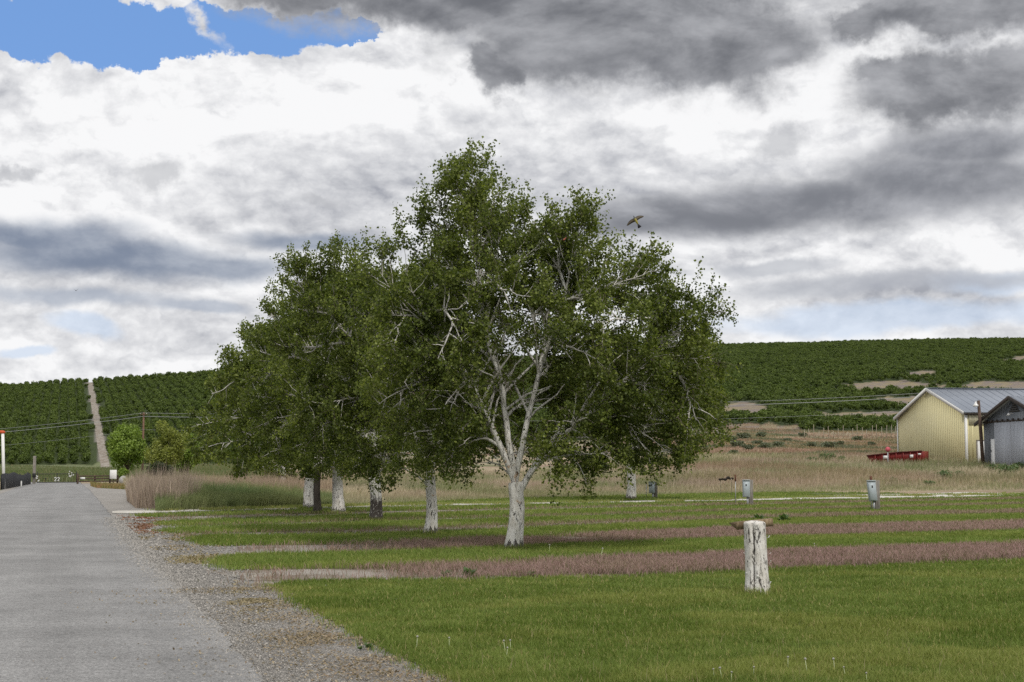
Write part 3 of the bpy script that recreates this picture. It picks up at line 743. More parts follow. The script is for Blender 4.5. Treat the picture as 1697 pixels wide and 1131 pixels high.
POLY1 = [(783, 262), (815, 335), (870, 362), (905, 362), (965, 345), (1000, 405), (1040, 435), (1085, 405), (1115, 465), (1172, 500), (1185, 570), (1185, 680), (1170, 745), (1060, 785), (940, 790), (860, 780), (760, 795), (680, 780), (610, 700), (580, 620), (600, 520), (615, 450), (640, 390), (700, 380), (745, 290)]
T1 = infill(b1, T1, POLY1, b1[1], 100, 5, 3.1, (770, 960, 540, 800))
birch('birch_tree', 'tallest birch tree with thick white trunk branching low, nearest the camera in the grass strip', b1, T1, 1.36, 0.0150, 190000, 0.054, 'birch_bark', 11, stems=[0, 1, 2, 4], trunk_r=0.152, kids=5.0, k3=8, group=G_ROW)
def rand_tips(n, R, Hh, zmin, seed, lean=(0, 0), flat=1.0):
    g = np.random.default_rng(seed); out = [(lean[0], lean[1], Hh)]
    for i in range(n):
        f = (i + .5) / n; az = i * 2.39996 + g.uniform(-.3, .3); el = f ** 0.85
        z = zmin + (Hh * 0.96 - zmin) * el; k = math.sqrt(max(0.03, 1 - (max(0, el - 0.22) / 0.80) ** 2)) * (0.80 + 0.2 * min(1, el / 0.15))
        r = R * k * g.uniform(0.72, 1.05)
        out.append((lean[0] * el + r * math.cos(az), lean[1] * el + r * math.sin(az) * flat, z + g.uniform(-.3, .3)))
    return np.array(out)
b2, T2 = tips_px((714, 889), [(545, 424, .3), (600, 430, -.5), (650, 450, .4), (500, 474, .2), (462, 484, .6), (560, 470, -1.2), (480, 560, -.8), (460, 640, .5), (500, 700, -.5), (560, 740, -1.2),
    (640, 500, -1.6), (600, 600, -2.2), (690, 470, .9), (740, 480, 1.4), (800, 560, .6), (830, 640, 1.2), (820, 730, .2), (770, 770, -1.2), (660, 680, -2.4), (700, 780, -1.4), (600, 790, -.8), (520, 620, 1.6), (620, 560, 2.2), (690, 640, 2.4), (560, 660, 1.9)], None)
POLY2 = [(545, 425), (600, 430), (660, 445), (740, 460), (810, 560), (835, 650), (820, 740), (760, 785), (680, 795), (600, 800), (520, 770), (480, 700), (455, 620), (455, 520), (465, 465), (510, 455)]
T2 = infill(b2, T2, POLY2, b2[1], 56, 6, 3.0)
birch('birch_tree', 'birch tree whose white trunk splits in a low fork, just left of the tallest tree', b2, T2, 1.45, 0.017, 125000, 0.058, 'birch_bark', 12, stems=[0, 12, 14], trunk_r=0.135, kids=6, k3=8, group=G_ROW)
b3, T3 = tips_px((622, 864), [(470, 470, .4), (430, 500, -.6), (540, 455, .5), (610, 470, .3), (405, 560, .5), (390, 640, -.4), (420, 720, .4), (470, 760, -1.1), (520, 560, -2.2), (540, 680, -2.8), (590, 760, -1.8),
    (660, 520, 1.5), (730, 600, .5), (760, 700, .3), (700, 770, -.8), (640, 640, 2.8), (480, 620, 2.4), (560, 540, 2.0), (450, 610, -1.8)], None)
POLY3 = [(470, 470), (540, 455), (620, 470), (680, 520), (750, 620), (770, 710), (700, 780), (590, 785), (500, 780), (430, 760), (395, 690), (390, 600), (420, 510)]
T3 = infill(b3, T3, POLY3, b3[1], 36, 7, 3.2)
birch('birch_tree', 'white birch tree with a bare dark band around the foot of its trunk', b3, T3, 1.7, 0.024, 85000, 0.068, 'birch_bark_banded', 13, stems=[0, 2, 3], trunk_r=0.18, kids=5, k3=7, group=G_ROW)
b4, T4 = tips_px((560, 852), [(440, 540, 0), (400, 545, .8), (500, 520, -1), (380, 600, .4), (362, 680, -.6), (380, 750, .3), (430, 790, -1.2), (480, 640, -3), (500, 760, -2.4), (560, 560, 1), (640, 620, .4), (690, 700, .6), (620, 780, -.6), (450, 650, 3), (560, 660, 3), (530, 600, -1.5)], None)
POLY4 = [(440, 540), (500, 520), (570, 555), (650, 630), (690, 710), (610, 790), (500, 795), (420, 790), (360, 740), (345, 670), (370, 590), (400, 545)]
T4 = infill(b4, T4, POLY4, b4[1], 26, 8, 3.4)
birch('birch_tree', 'white birch tree with smooth trunk between the banded trunk and the dark trunk', b4, T4, 1.9, 0.027, 55000, 0.085, 'birch_bark_grey', 14, stems=[0, 2, 9], trunk_r=0.20, kids=4, k3=6, group=G_ROW)
b6 = gpt(513, 844)
birch('birch_tree', 'white birch trunk standing partly hidden right behind the slim dark trunk', b6, rand_tips(30, 4.0, 7.0, 1.6, 61, (-1.2, 0)), 1.9, 0.034, 32000, 0.11, 'birch_bark', 16, trunk_r=0.21, kids=4, k3=6, group=G_ROW)
b7 = gpt(467, 818)
birch('birch_tree', 'farthest birch tree of the row, its short white trunk showing at the left end', b7, rand_tips(30, 5.2, 7.6, 1.2, 71, (-1.5, 0)), 1.6, 0.04, 30000, 0.15, 'birch_bark', 17, trunk_r=0.27, kids=3, k3=6, group=G_ROW)
b5 = gpt(526, 852)
birch('dark_trunk_tree', 'slim tree with a dark brown trunk among the white birches', b5, rand_tips(11, 2.2, 5.2, 1.7, 51), 2.0, 0.024, 11000, 0.10, 'dark_bark', 15, trunk_r=0.125, kids=4, k3=6, group=G_ROW)
b8 = gpt(1046, 829)
birch('birch_tree', 'birch tree standing apart behind the tallest tree, trunk right of it near the meter box', b8, rand_tips(60, 4.9, 8.4, 2.5, 81, (1.2, 0)), 2.0, 0.036, 70000, 0.11, 'birch_bark', 18, trunk_r=0.23, kids=4, k3=7, group='birch trees in the row beside the lane')

# leafy crowns without a birch skeleton: leaf clumps spread through a lumpy volume
def leaf_cloud(centres, radii, n, leaf, seed, flat=1.0, shell=0.45):
    g = np.random.default_rng(seed); centres = np.asarray(centres, float); radii = np.asarray(radii, float)
    w_ = radii ** 2 / (radii ** 2).sum(); i = g.choice(len(radii), n, p=w_)
    d = unit(g.normal(0, 1, (n, 3))); r = radii[i] * (shell + (1 - shell) * g.random(n) ** 0.5) * g.uniform(0.85, 1.12, n)
    c = centres[i] + d * r[:, None] * np.array([1, 1, flat])
    ax = unit(g.normal(0, 1, (n, 3))); s_ = np.cross(ax, unit(d + 0.8 * g.normal(0, 1, (n, 3)))); s_ = unit(s_); sz = (leaf * g.uniform(.6, 1.35, n))[:, None]
    V = np.stack([c - ax * sz * .5, c - s_ * sz * .4, c + ax * sz * .5, c + s_ * sz * .4], 1).reshape(-1, 3)
    tint = np.clip(0.5 + g.normal(0, .18, n) + 0.5 * (vnoise(c[:, 0] * 1.3 + 50, c[:, 2] * 1.3 + c[:, 1] + 50) - .5), 0, 1)
    return V, np.arange(4 * n).reshape(-1, 4), np.repeat(tint, 4)
def bushy_tree(name, label, cat, base, hgt, wid, trunk_h, n, leaf, lm, seed, group=None, lobes=26, bark='brown_bark', tr=0.12):
    g = np.random.default_rng(seed); root = empty(name, base); tag(root, label, cat, group)
    cs = []; rs = []
    for k in range(lobes):
        d = unit(g.normal(0, 1, 3)); rr = g.uniform(0.45, 0.8)
        cs.append((d[0] * wid * .5 * rr, d[1] * wid * .5 * rr, trunk_h + (hgt - trunk_h) * (0.5 + 0.42 * d[2] * rr / .8))); rs.append(g.uniform(.13, .24) * wid)
    V, Q_, ti = leaf_cloud(cs, rs, n, leaf, seed)
    V[:, 2] = np.maximum(V[:, 2], 0.05)
    mk('crown', V, [Q_], MATS[lm], root, {'tint': ti})
    mb = MB()
    mb.tube([(0, 0, -.1), (0.02, 0, trunk_h * .6), (0, .03, trunk_h + .35 * (hgt - trunk_h))], [tr * 1.3, tr, tr * .45], 9)
    for k in range(0, lobes, 3):
        c = np.array(cs[k]); z0 = min(trunk_h + .1 * (hgt - trunk_h), c[2]); mb.tube([(0, 0, z0), (c * .55 + np.array([0, 0, .12 * hgt]) * .5), c], [tr * .5, tr * .3, tr * .12], 5)
    mb.build('trunk', MATS[bark], root, smooth=True); return root
def on_ground(x, Y):
    dx, dy, _ = ray(x, 775); X = float(dx / dy * Y); return np.array([X, Y, float(H(X, Y))])
bushy_tree('leafy_tree', 'round bright green tree standing right of the white sign board at the lane end', 'tree', on_ground(212, 182), 7.2, 5.0, 0.6, 11000, .24, 'poplar_leaf', 31)
bushy_tree('leafy_tree', 'olive brown willowy tree beside the bright green tree, above a dark shrub', 'tree', on_ground(277, 176), 7.4, 4.8, 0.7, 9000, .22, 'willow_leaf', 32)
bushy_tree('leafy_tree', 'light green tree half hidden behind the left edge of the birch crowns', 'tree', on_ground(311, 190), 6.0, 4.2, 0.7, 7000, .24, 'poplar_leaf', 33)
bushy_tree('round_shrub', 'dark green rounded shrub in front of the olive brown tree', 'shrub', on_ground(268, 168), 2.1, 3.1, 0.15, 3600, .17, 'shrub_leaf', 34, tr=.05, lobes=18)
bushy_tree('round_shrub', 'small light green shrub at the foot of the bright green tree', 'shrub', on_ground(205, 174), 1.7, 1.6, 0.1, 1500, .15, 'poplar_leaf', 35, tr=.04, lobes=12)

# ------------------------------------------------------------------ orchard on the far hillside
def orchard_mesh(seed):
    g = np.random.default_rng(seed); cs = []; rs = []
    for k in range(13):
        a = k * 2.4; r = g.uniform(.35, 1.25); cs.append((r * math.cos(a), r * math.sin(a), g.uniform(1.0, 2.5) - .25 * r)); rs.append(g.uniform(.5, .85))
    V, Q_, ti = leaf_cloud(cs, rs, 360, .44, seed, .85, .2)
    V[:, 2] = np.maximum(V[:, 2], -.1)
    return V, Q_, ti
rowdir = math.atan2(-101, 333)     # rows run up the slope like the track
ca, sa = math.cos(rowdir), math.sin(rowdir)
A_g = np.arange(-620, 1150, 4.0); B_g = np.arange(150, 1280, 3.0)
a_, b_ = np.meshgrid(A_g, B_g); a_ = a_.ravel(); b_ = b_.ravel()
Xo = a_ * ca + b_ * sa + rng.normal(0, .35, a_.size); Yo = -a_ * sa + b_ * ca + rng.normal(0, .35, a_.size)
so_ = Xo / np.maximum(Yo, 1)
ok = (Yo > 330) & (Yo < 1120) & (so_ > -0.45) & (so_ < 0.46); Xo, Yo = Xo[ok], Yo[ok]
Zo = H(Xo, Yo); ok = orchard_mask(Xo, Yo, Zo) & (rng.random(len(Xo)) > 0.02); Xo, Yo, Zo = Xo[ok], Yo[ok], Zo[ok]
pxo, pyo = project(np.stack([Xo, Yo, Zo], -1))
inview = (pxo > -10) & (pxo < 1707) & ((pxo < 395) | (pxo > 1195)) & ~((pxo > 1480) & (pyo > 655)) & ~((pxo > 180) & (pyo > 690) & (pxo < 400))
rank = np.where(inview, Yo, 1e9); idx = np.argsort(rank)[:300]
om = [orchard_mesh(90 + k) for k in range(3)]
protos = []
for k, i in enumerate(idx):
    if k < 3:
        v, q, ti = om[k]; o = mk('orchard_tree', v, [q], MATS['orchard_leaf'], attrs={'tint': ti}); protos.append(o)
    else:
        o = protos[k % 3].copy(); COL.objects.link(o)
    o.location = (Xo[i], Yo[i], Zo[i]); o.rotation_euler = (0, 0, rng.uniform(0, 6.28)); sc = rng.uniform(.82, 1.12) * (1.0 if pxo[i] < 400 else 0.80)
    o.scale = (sc, sc, sc * rng.uniform(.9, 1.12))
    tag(o, 'small green orchard tree in the lowest rows at the foot of the hillside', 'tree', 'orchard trees at the foot of the hillside')
rest = np.ones(len(Xo), bool); rest[idx] = False
Rp = np.stack([Xo, Yo, Zo], -1)[rest]; Rpx = pxo[rest]
for k in range(1):
    me = bpy.data.meshes.new('orchard'); me.vertices.add(len(Rp)); me.vertices.foreach_set('co', Rp.astype(np.float32).ravel())
    n = len(Rp); at = me.attributes.new('rot', 'FLOAT_VECTOR', 'POINT'); at.data.foreach_set('vector', np.stack([np.zeros(n), np.zeros(n), rng.uniform(0, 6.28, n)], -1).astype(np.float32).ravel())
    sc = rng.uniform(.82, 1.12, n) * np.where(Rpx < 400, 1.0, 0.80); at = me.attributes.new('scl', 'FLOAT_VECTOR', 'POINT'); at.data.foreach_set('vector', np.stack([sc, sc, sc * rng.uniform(.8, 1.25, n)], -1).astype(np.float32).ravel())
    orchard = bpy.data.objects.new('orchard', me); COL.objects.link(orchard); me.materials.append(MATS['orchard_leaf'])
    ng = bpy.data.node_groups.new('orchard_rows', 'GeometryNodeTree')
    ng.interface.new_socket('Geometry', in_out='INPUT', socket_type='NodeSocketGeometry'); ng.interface.new_socket('Geometry', in_out='OUTPUT', socket_type='NodeSocketGeometry')
    gi = ng.nodes.new('NodeGroupInput'); go = ng.nodes.new('NodeGroupOutput'); jn = ng.nodes.new('GeometryNodeJoinGeometry')
    gti = ng.nodes.new('GeometryNodeGeometryToInstance') if False else None
    for k2 in range(3):
        oi = ng.nodes.new('GeometryNodeObjectInfo'); oi.inputs['Object'].default_value = protos[k2]; oi.inputs['As Instance'].default_value = True; oi.transform_space = 'ORIGINAL'
        ip = ng.nodes.new('GeometryNodeInstanceOnPoints')
        ix = ng.nodes.new('GeometryNodeInputIndex'); md = ng.nodes.new('ShaderNodeMath'); md.operation = 'MODULO'; md.inputs[1].default_value = 3
        cp = ng.nodes.new('ShaderNodeMath'); cp.operation = 'COMPARE'; cp.inputs[1].default_value = k2; cp.inputs[2].default_value = 0.1
        ra = ng.nodes.new('GeometryNodeInputNamedAttribute'); ra.data_type = 'FLOAT_VECTOR'; ra.inputs['Name'].default_value = 'rot'
        sa_ = ng.nodes.new('GeometryNodeInputNamedAttribute'); sa_.data_type = 'FLOAT_VECTOR'; sa_.inputs['Name'].default_value = 'scl'
        L = ng.links.new
        L(gi.outputs[0], ip.inputs['Points']); L(oi.outputs['Geometry'], ip.inputs['Instance']); L(ix.outputs[0], md.inputs[0]); L(md.outputs[0], cp.inputs[0]); L(cp.outputs[0], ip.inputs['Selection'])
        L(ra.outputs['Attribute'], ip.inputs['Rotation']); L(sa_.outputs['Attribute'], ip.inputs['Scale']); L(ip.outputs[0], jn.inputs[0])
    ng.links.new(jn.outputs[0], go.inputs[0])
    md_ = orchard.modifiers.new('rows', 'NODES'); md_.node_group = ng
tag(orchard, 'mass of dark green orchard trees covering the hillside up to the skyline', 'orchard', kind='stuff')
# gravel track through the orchard
ys = np.linspace(632, 777, 120)
def hill_hit(x, y):
    dx, dy, dz = ray(x, y); t = np.arange(300, 960, 0.5); X = dx * t; Y = dy * t; Z = EYE + dz * t; h = H(X, Y); k = np.argmax(h > Z)
    return np.array([X[k], Y[k], h[k]]) if (h > Z).any() else None
La, Ra = [], []
for y in ys:
    a = hill_hit(track_x(y), y)
    if a is None: continue
    hw = track_hw(y) * .58 * a[1] / F; La.append(a + np.array([-hw, 0, 0])); Ra.append(a + np.array([hw, 0, 0]))
La = np.array(La)[::-1]; Ra = np.array(Ra)[::-1]; o_ = np.argsort(La[:, 1]); La = La[o_]; Ra = Ra[o_]
sheet('orchard_track', resample(La, 4), resample(Ra, 4)[:len(resample(La, 4))], MATS['strip_gravel'], 0.06) if len(resample(La, 4)) == len(resample(Ra, 4)) else sheet('orchard_track', La, Ra, MATS['strip_gravel'], 0.06)

# ------------------------------------------------------------------ grass and other ground cover (real blades)
def grassmat(name, trans=0.3):
    m_, t, bs = newmat(name); c = t.attr('col')[1]
    t.l.new(c, bs.inputs['Base Color']); bs.inputs['Roughness'].default_value = 0.6; bs.inputs['Specular IOR Level'].default_value = 0.2
    tr = t.node('ShaderNodeBsdfTranslucent'); t.l.new(t.v('MULTIPLY', c, (1.15, 1.2, .8)), tr.inputs['Color'])
    mx = t.node('ShaderNodeMixShader'); mx.inputs[0].default_value = trans
    t.l.new(bs.outputs[0], mx.inputs[1]); t.l.new(tr.outputs[0], mx.inputs[2]); t.l.new(mx.outputs[0], t.n['Material Output'].inputs[0])
grassmat('grass_blade'); grassmat('dry_blade', 0.25)
def blades(P, h, w, lean, c0, c1=None, bias=(0, 0)):
    n = len(P); az = rng.uniform(0, 2 * math.pi, n); si = np.stack([np.cos(az), np.sin(az), 0 * az], -1) * (w / 2)[:, None]
    la = rng.uniform(0, 2 * math.pi, n); ld = (np.stack([np.cos(la) + bias[0], np.sin(la) + bias[1]], -1)) * (lean * h)[:, None]
    z3 = lambda xy, z: np.concatenate([xy, z[:, None]], 1)
    mid = P + z3(ld * 0.3, h * 0.55); tip = P + z3(ld, h * np.sqrt(np.clip(1 - lean ** 2 * .6, .2, 1)))
    V = np.stack([P - si, P + si, mid + si * .75, mid - si * .75, tip], 1).reshape(-1, 3)
    i = np.arange(n)[:, None] * 5
    c1 = c0 if c1 is None else c1
    C = np.stack([c0, c0, (c0 + c1) / 2, (c0 + c1) / 2, c1], 1).reshape(-1, 3)
    return V, i + np.array([[0, 1, 2, 3]]), i + np.array([[3, 2, 4]]), C
class Grass:
    def __init__(s): s.p = []; s.n = 0
    def add(s, B):
        V, q, t3, C = B; s.p.append((V, q + s.n, t3 + s.n, C)); s.n += len(V)
    def build(s, name, mat, label, cat):
        o = mk(name, np.concatenate([p[0] for p in s.p]), [np.concatenate([p[1] for p in s.p]), np.concatenate([p[2] for p in s.p])], MATS[mat], None, {'col': np.concatenate([p[3] for p in s.p])})
        tag(o, label, cat, kind='stuff'); return o
def lerpc(a, b, f): return np.asarray(a) * (1 - f[:, None]) + np.asarray(b) * f[:, None]
def sample_strip(key, n, dens, jit=0.10, xmax=1900):
    L_, U_ = STRIPS[key]; px, _ = project(L_)
    k = min(int(np.searchsorted(px, xmax)), len(L_) - 1); L_, U_ = L_[:k + 1], U_[:k + 1]
    A = 0.5 * np.linalg.norm(np.cross(U_[:-1] - L_[:-1], L_[1:] - L_[:-1]), axis=1) + 0.5 * np.linalg.norm(np.cross(U_[1:] - L_[1:], U_[:-1] - U_[1:]), axis=1)
    # rejection in depth so that nearer ground gets more blades
    m_ = n * 4; i = rng.choice(len(A), m_, p=A / A.sum()); u = rng.random(m_); v = rng.random(m_)
    P = (L_[i] * (1 - u)[:, None] + L_[i + 1] * u[:, None]) * (1 - v)[:, None] + (U_[i] * (1 - u)[:, None] + U_[i + 1] * u[:, None]) * v[:, None]
    q = dens(P[:, 1]); q = q / q.max(); keep = rng.random(m_) < q; P = P[keep]; v = v[keep]
    px, py = project(P); k2 = (px > -80) & (px < 1780) & (py < 1190); P, v = P[k2][:n], v[k2][:n]
    P = P + np.concatenate([rng.normal(0, jit, (len(P), 2)), np.zeros((len(P), 1))], 1); P[:, 2] = H(P[:, 0], P[:, 1]) + 0.005
    return P, v
def field_noise(P, s, o=3, off=0): return fbm(P[:, 0] / s + off + 60, P[:, 1] / s + off + 60, o)
lawn = Grass()
GRN0, GRN1, GRN2, YEL, STRAW = np.array([.082, .118, .018]), np.array([.124, .167, .038]), np.array([.170, .212, .054]), np.array([.225, .23, .065]), np.array([.34, .28, .14])
def lawn_cols(P, fresh):
    n = len(P); f = np.clip(field_noise(P, 2.2) * 1.6 - .35 + rng.normal(0, .16, n), 0, 1)
    c = lerpc(GRN0, GRN1, f); g2 = np.clip((field_noise(P, 0.55, 3, 7) - .5) * 3 + rng.normal(0, .25, n), 0, 1); c = lerpc(c, GRN2, g2 * .7)
    yb = sstep(.50, .68, field_noise(np.stack([P[:, 0] + P[:, 1] * 1.2, P[:, 1] * 2.4 - P[:, 0] * .8, P[:, 2]], -1), 2.8, 4, 3)); c = lerpc(c, YEL, yb * (.42 if fresh == 0 else .25))
    dry = rng.random(n) < (0.07 if fresh == 0 else 0.04); c[dry] = lerpc(YEL, STRAW, rng.random(dry.sum()))
    return c * (1.38 + 0.14 * fresh)
P, v = sample_strip('fore', 330000, lambda Y: np.clip(11 / Y, 0, 1) ** 1.6)
hh = rng.uniform(.032, .075, len(P)) * (0.45 + 1.2 * field_noise(P, .35, 4)) * (1 + .35 * sstep(12.8, 11, P[:, 1]))
lawn.add(blades(P, hh, rng.uniform(.004, .008, len(P)) * (P[:, 1] / 13), rng.uniform(.1, .8, len(P)), lawn_cols(P, 0)))
for key, n in (('A', 95000), ('B', 75000), ('C', 55000), ('D', 45000), ('E', 32000), ('F', 30000)):
    P, v = sample_strip(key, n, lambda Y: 1 / Y ** 1.2, 0.15); n_ = len(P)
    if key == 'F': pxx = project(P)[0]; P = P[(pxx < 1340) | (field_noise(P, 2.0, 3, 8) > .60)]; n_ = len(P)
    hh = rng.uniform(.05, .12, n_) * (0.75 + .6 * field_noise(P, 1.1))
    lawn.add(blades(P, hh, rng.uniform(.006, .011, n_) * (P[:, 1] / 22), rng.uniform(.1, .8, n_), lawn_cols(P, 1)))
for (bx_, by_, r_) in [(b1[0], b1[1], .21), (b2[0], b2[1], .19), (b3[0], b3[1], .25), (b4[0], b4[1], .28), (b5[0], b5[1], .17), (b6[0], b6[1], .28), (b8[0], b8[1], .30)] + [(*gpt(1256, 987)[:2], .19)]:
    n_ = 1100; a = rng.uniform(0, 6.28, n_); rr_ = r_ + np.abs(rng.normal(0, .10, n_)) - .02; P = np.stack([bx_ + rr_ * np.cos(a), by_ + rr_ * np.sin(a), 0 * a], -1); P[:, 2] = H(P[:, 0], P[:, 1]) + .005
    lawn.add(blades(P, rng.uniform(.05, .17, n_) * (.5 + field_noise(P, .2)), rng.uniform(.005, .009, n_) * (by_ / 20) ** .6, rng.uniform(.1, .7, n_), lerpc(lawn_cols(P, 1), STRAW, (rng.random(n_) < .2) * .7)))
for key, n, th in (('w1', 30000, .43), ('w2', 9000, .60)):
    P, v = sample_strip(key, n, lambda Y: 1 / Y, .1); px, py = project(P); P = P[(field_noise(P, 1.5, 4, 21) > np.where(px < 330, .62, np.where(px > 1050, th + .15, th)))]
    n_ = len(P); lawn.add(blades(P, rng.uniform(.05, .16, n_), rng.uniform(.01, .02, n_) * P[:, 1] / 40, rng.uniform(.1, .8, n_), lerpc(lawn_cols(P, 1), STRAW, rng.random(n_) * .6)))
lawn.build('lawn_grass', 'grass_blade', 'short green mown grass of the near lawn and the strips between the gravel lanes', 'grass')
# purple seeding grass and dry grass on the old gravel lanes
pur = Grass(); PUR0, PUR1, TAN, OLV = np.array([.23, .17, .14]), np.array([.39, .25, .24]), np.array([.33, .26, .17]), np.array([.12, .13, .045])
for key, n, amt in (('p1', 120000, 1.0), ('p2', 80000, 1.0), ('p3', 34000, .45), ('p4', 20000, .25), ('p5', 18000, .35)):
    P, v = sample_strip(key, n, lambda Y: 1 / Y, 0.26); px, py = project(P)
    if key in ('p1', 'p2'): pr = sstep(480, 1000 if key == 'p1' else 760, px + (field_noise(P, 1.6) - .5) * 700) * .92 + .08
    else: pr = sstep(600, 1700, px) * .6 + .25
    if key == 'p1': pr = pr * np.where((px < 1150), 1 - .75 * sstep(.35, .75, v) * sstep(.95, .7, v), 1)
    pr = pr * np.clip(sstep(.30, .52, fbm(P[:, 0] / 1.4 + 70, P[:, 1] / .7 + 70, 4)) + .04, 0, 1)
    P = P[rng.random(len(P)) < pr]; n_ = len(P)
    pf = np.clip(amt * (.45 + field_noise(P, 1.8, 3, 5)) + rng.normal(0, .2, n_), 0, 1)
    c1 = lerpc(TAN, PUR1, pf); c0 = lerpc(OLV, PUR0, pf); k = rng.random(n_) < .12; c1[k] = c0[k] = OLV
    lv = rng.uniform(.8, 1.25, n_)[:, None]
    pur.add(blades(P, rng.uniform(.07, .17, n_) * (.75 + .5 * field_noise(P, .9)), rng.uniform(.005, .010, n_) * (P[:, 1] / 20), rng.uniform(.2, .9, n_), c0 * lv, c1 * lv))
pur.build('seeding_grass', 'dry_blade', 'purplish seeding grass grown over the old gravel lanes', 'grass')
# tall dry field
def region(n, xa, xb, ylo, Yd):
    x = rng.uniform(xa, xb, n); b = gp(x, ylo(x)); t = rng.random(n) * Yd; d = unit(b * np.array([1, 1, 0])); P = b + d * t[:, None]; P[:, 2] = H(P[:, 0], P[:, 1]); return P, t / Yd
FLX = [150, 215, 300, 460, 640, 860, 1240, 1697, 2300]; FLY = [834, 840, 847, 841, 836.5, 827, 818, 812.5, 804]
fld = Grass()
def sample_field(n, Y0, Y1, p=1.0, s0=-.40, s1=.42):
    Y = Y0 * (Y1 / Y0) ** (rng.random(n) ** p); s = rng.uniform(s0, s1, n); X = s * Y
    return np.stack([X, Y, H(X, Y)], -1)
P = sample_field(330000, 58, 175); px, py = project(P)
P = P[(py < np.interp(px, FLX, FLY) - .3) & (px > 205) & (P[:, 0] > road_right_x(P[:, 1]) + 2.0 + 2.5 * field_noise(P, 6))]
n_ = len(P); n2 = field_noise(P, 14, 4, 11); n1 = field_noise(P, 5, 3, 2); px, py = project(P); ed = np.clip((np.interp(px, FLX, FLY) - py) / 16, 0, 1)
STR, PNK, GRF, RED = np.array([.50, .425, .31]), np.array([.41, .315, .265]), np.array([.19, .225, .095]), np.array([.33, .22, .165])
c1 = lerpc(STR, PNK, sstep(.42, .58, n2 + rng.normal(0, .05, n_))); c1 = lerpc(c1, GRF, sstep(.47, .60, n1 + rng.normal(0, .05, n_)) * .85); c1 = lerpc(c1, RED, sstep(.55, .68, field_noise(P, 20, 3, 31)) * .7 * sstep(95, 130, P[:, 1]))
c0 = lerpc(lerpc(GRF, STR, np.full(n_, .35)), c1, np.clip(ed, .1, .7)); c1 = lerpc(lerpc(GRF, STR, rng.random(n_) * .6), c1, np.clip(ed * 1.2 + .1, 0, 1))
lv = rng.uniform(.75, 1.2, n_)[:, None]
fld.add(blades(P, (.16 + .62 * ed) * rng.uniform(.6, 1.15, n_) * (.7 + .6 * n1), rng.uniform(.012, .03, n_) * P[:, 1] / 80, rng.uniform(.1, .6, n_), c0 * lv, c1 * lv, (.35, 0)))
P = sample_field(110000, 175, 400, 1.0, .10, .40); P = P[~orchard_mask(P[:, 0], P[:, 1], P[:, 2])]; n_ = len(P); n1 = field_noise(P, 9, 4, 2); n2 = field_noise(P, 24, 4, 11)
SAG = np.array([.13, .15, .085]); c1 = lerpc(np.array([.30, .22, .13]), RED, sstep(.38, .58, n2)); c1 = lerpc(c1, SAG, sstep(.52, .66, n1)); lv = rng.uniform(.75, 1.2, n_)[:, None]
fld.add(blades(P, rng.uniform(.15, .45, n_) * (.6 + .8 * n1), rng.uniform(.05, .11, n_), rng.uniform(.2, .8, n_), c1 * lv, c1 * lv))
P, t_ = region(5000, 150, 215, lambda x: np.interp(x, [150, 160, 215], [806, 809, 812]), 18); n_ = len(P); c1 = lerpc(np.array([.17, .19, .06]), np.array([.32, .2, .1]), np.clip(field_noise(P, 3) * 2 - .6 + rng.normal(0, .2, n_), 0, 1)); fld.add(blades(P, rng.uniform(.1, .4, n_), rng.uniform(.03, .06, n_), rng.uniform(.1, .7, n_), c1, c1))
fld.build('field_grass', 'dry_blade', 'tall dry tan and reddish wild grass filling the field behind the lawns', 'grass')
# planted field beyond the gate
crop = Grass(); P = sample_field(70000, 168, 480, .8, -.40, -.16); P = P[~orchard_mask(P[:, 0], P[:, 1], P[:, 2])]; n_ = len(P); n1 = field_noise(P, 12, 3)
c = lerpc(np.array([.10, .14, .04]), np.array([.17, .19, .10]), np.clip(n1 * 1.4 - .2 + rng.normal(0, .15, n_), 0, 1)); k = rng.random(n_) < .12; c[k] = [.26, .21, .12]
crop.add(blades(P, rng.uniform(.3, .9, n_), rng.uniform(.06, .14, n_), rng.uniform(.1, .6, n_), c, c)); crop.build('planted_field', 'grass_blade', 'low green planted field beyond the gate at the foot of the orchard', 'field')
# tall weeds at the lane end
wd = Grass()
P, t_ = region(10500, 210, 335, lambda x: np.interp(x, [205, 225, 300, 340], [826, 843, 846, 838]), 20); n_ = len(P); lv = rng.uniform(.7, 1.25, n_)[:, None]
px, py = project(P); taper = np.interp(px, [205, 225, 300, 335, 360], [.55, .9, 1.0, .75, .6])
cw = lerpc(np.array([.27, .205, .175]), np.array([.44, .36, .29]), rng.random(n_)) * lv
wd.add(blades(P, np.clip(rng.normal(1.05, .36, n_), .3, 2.0) * taper * (.55 + .9 * field_noise(P, 1.3, 3)), rng.uniform(.012, .03, n_), rng.uniform(.05, .35, n_), cw, cw))
P, t_ = region(16000, 300, 560, lambda x: np.interp(x, [300, 560], [834, 826]), 22); n_ = len(P); lv = rng.uniform(.8, 1.2, n_)[:, None]; cw = lerpc(np.array([.30, .22, .18]), np.array([.46, .37, .26]), np.clip(field_noise(P, 5) * 1.6 - .3, 0, 1)) * lv
wd.add(blades(P, np.clip(rng.normal(.95, .25, n_), .3, 1.7) * (.6 + .7 * field_noise(P, 1.6, 3)), rng.uniform(.014, .03, n_), rng.uniform(.05, .4, n_), cw, cw, (.3, 0)))
wd.build('dry_weeds', 'dry_blade', 'thicket of tall dead brown weeds beside the end of the lane', 'weeds')
tg_ = Grass(); P, t_ = region(30000, 258, 560, lambda x: np.interp(x, [258, 300, 460, 560], [848, 846, 841, 838]), 9); n_ = len(P); lv = rng.uniform(.75, 1.25, n_)[:, None]
px, py = project(P); tp = np.interp(px, [258, 300, 440, 560], [.8, 1.05, .9, .45]) * (.55 + .45 * t_)
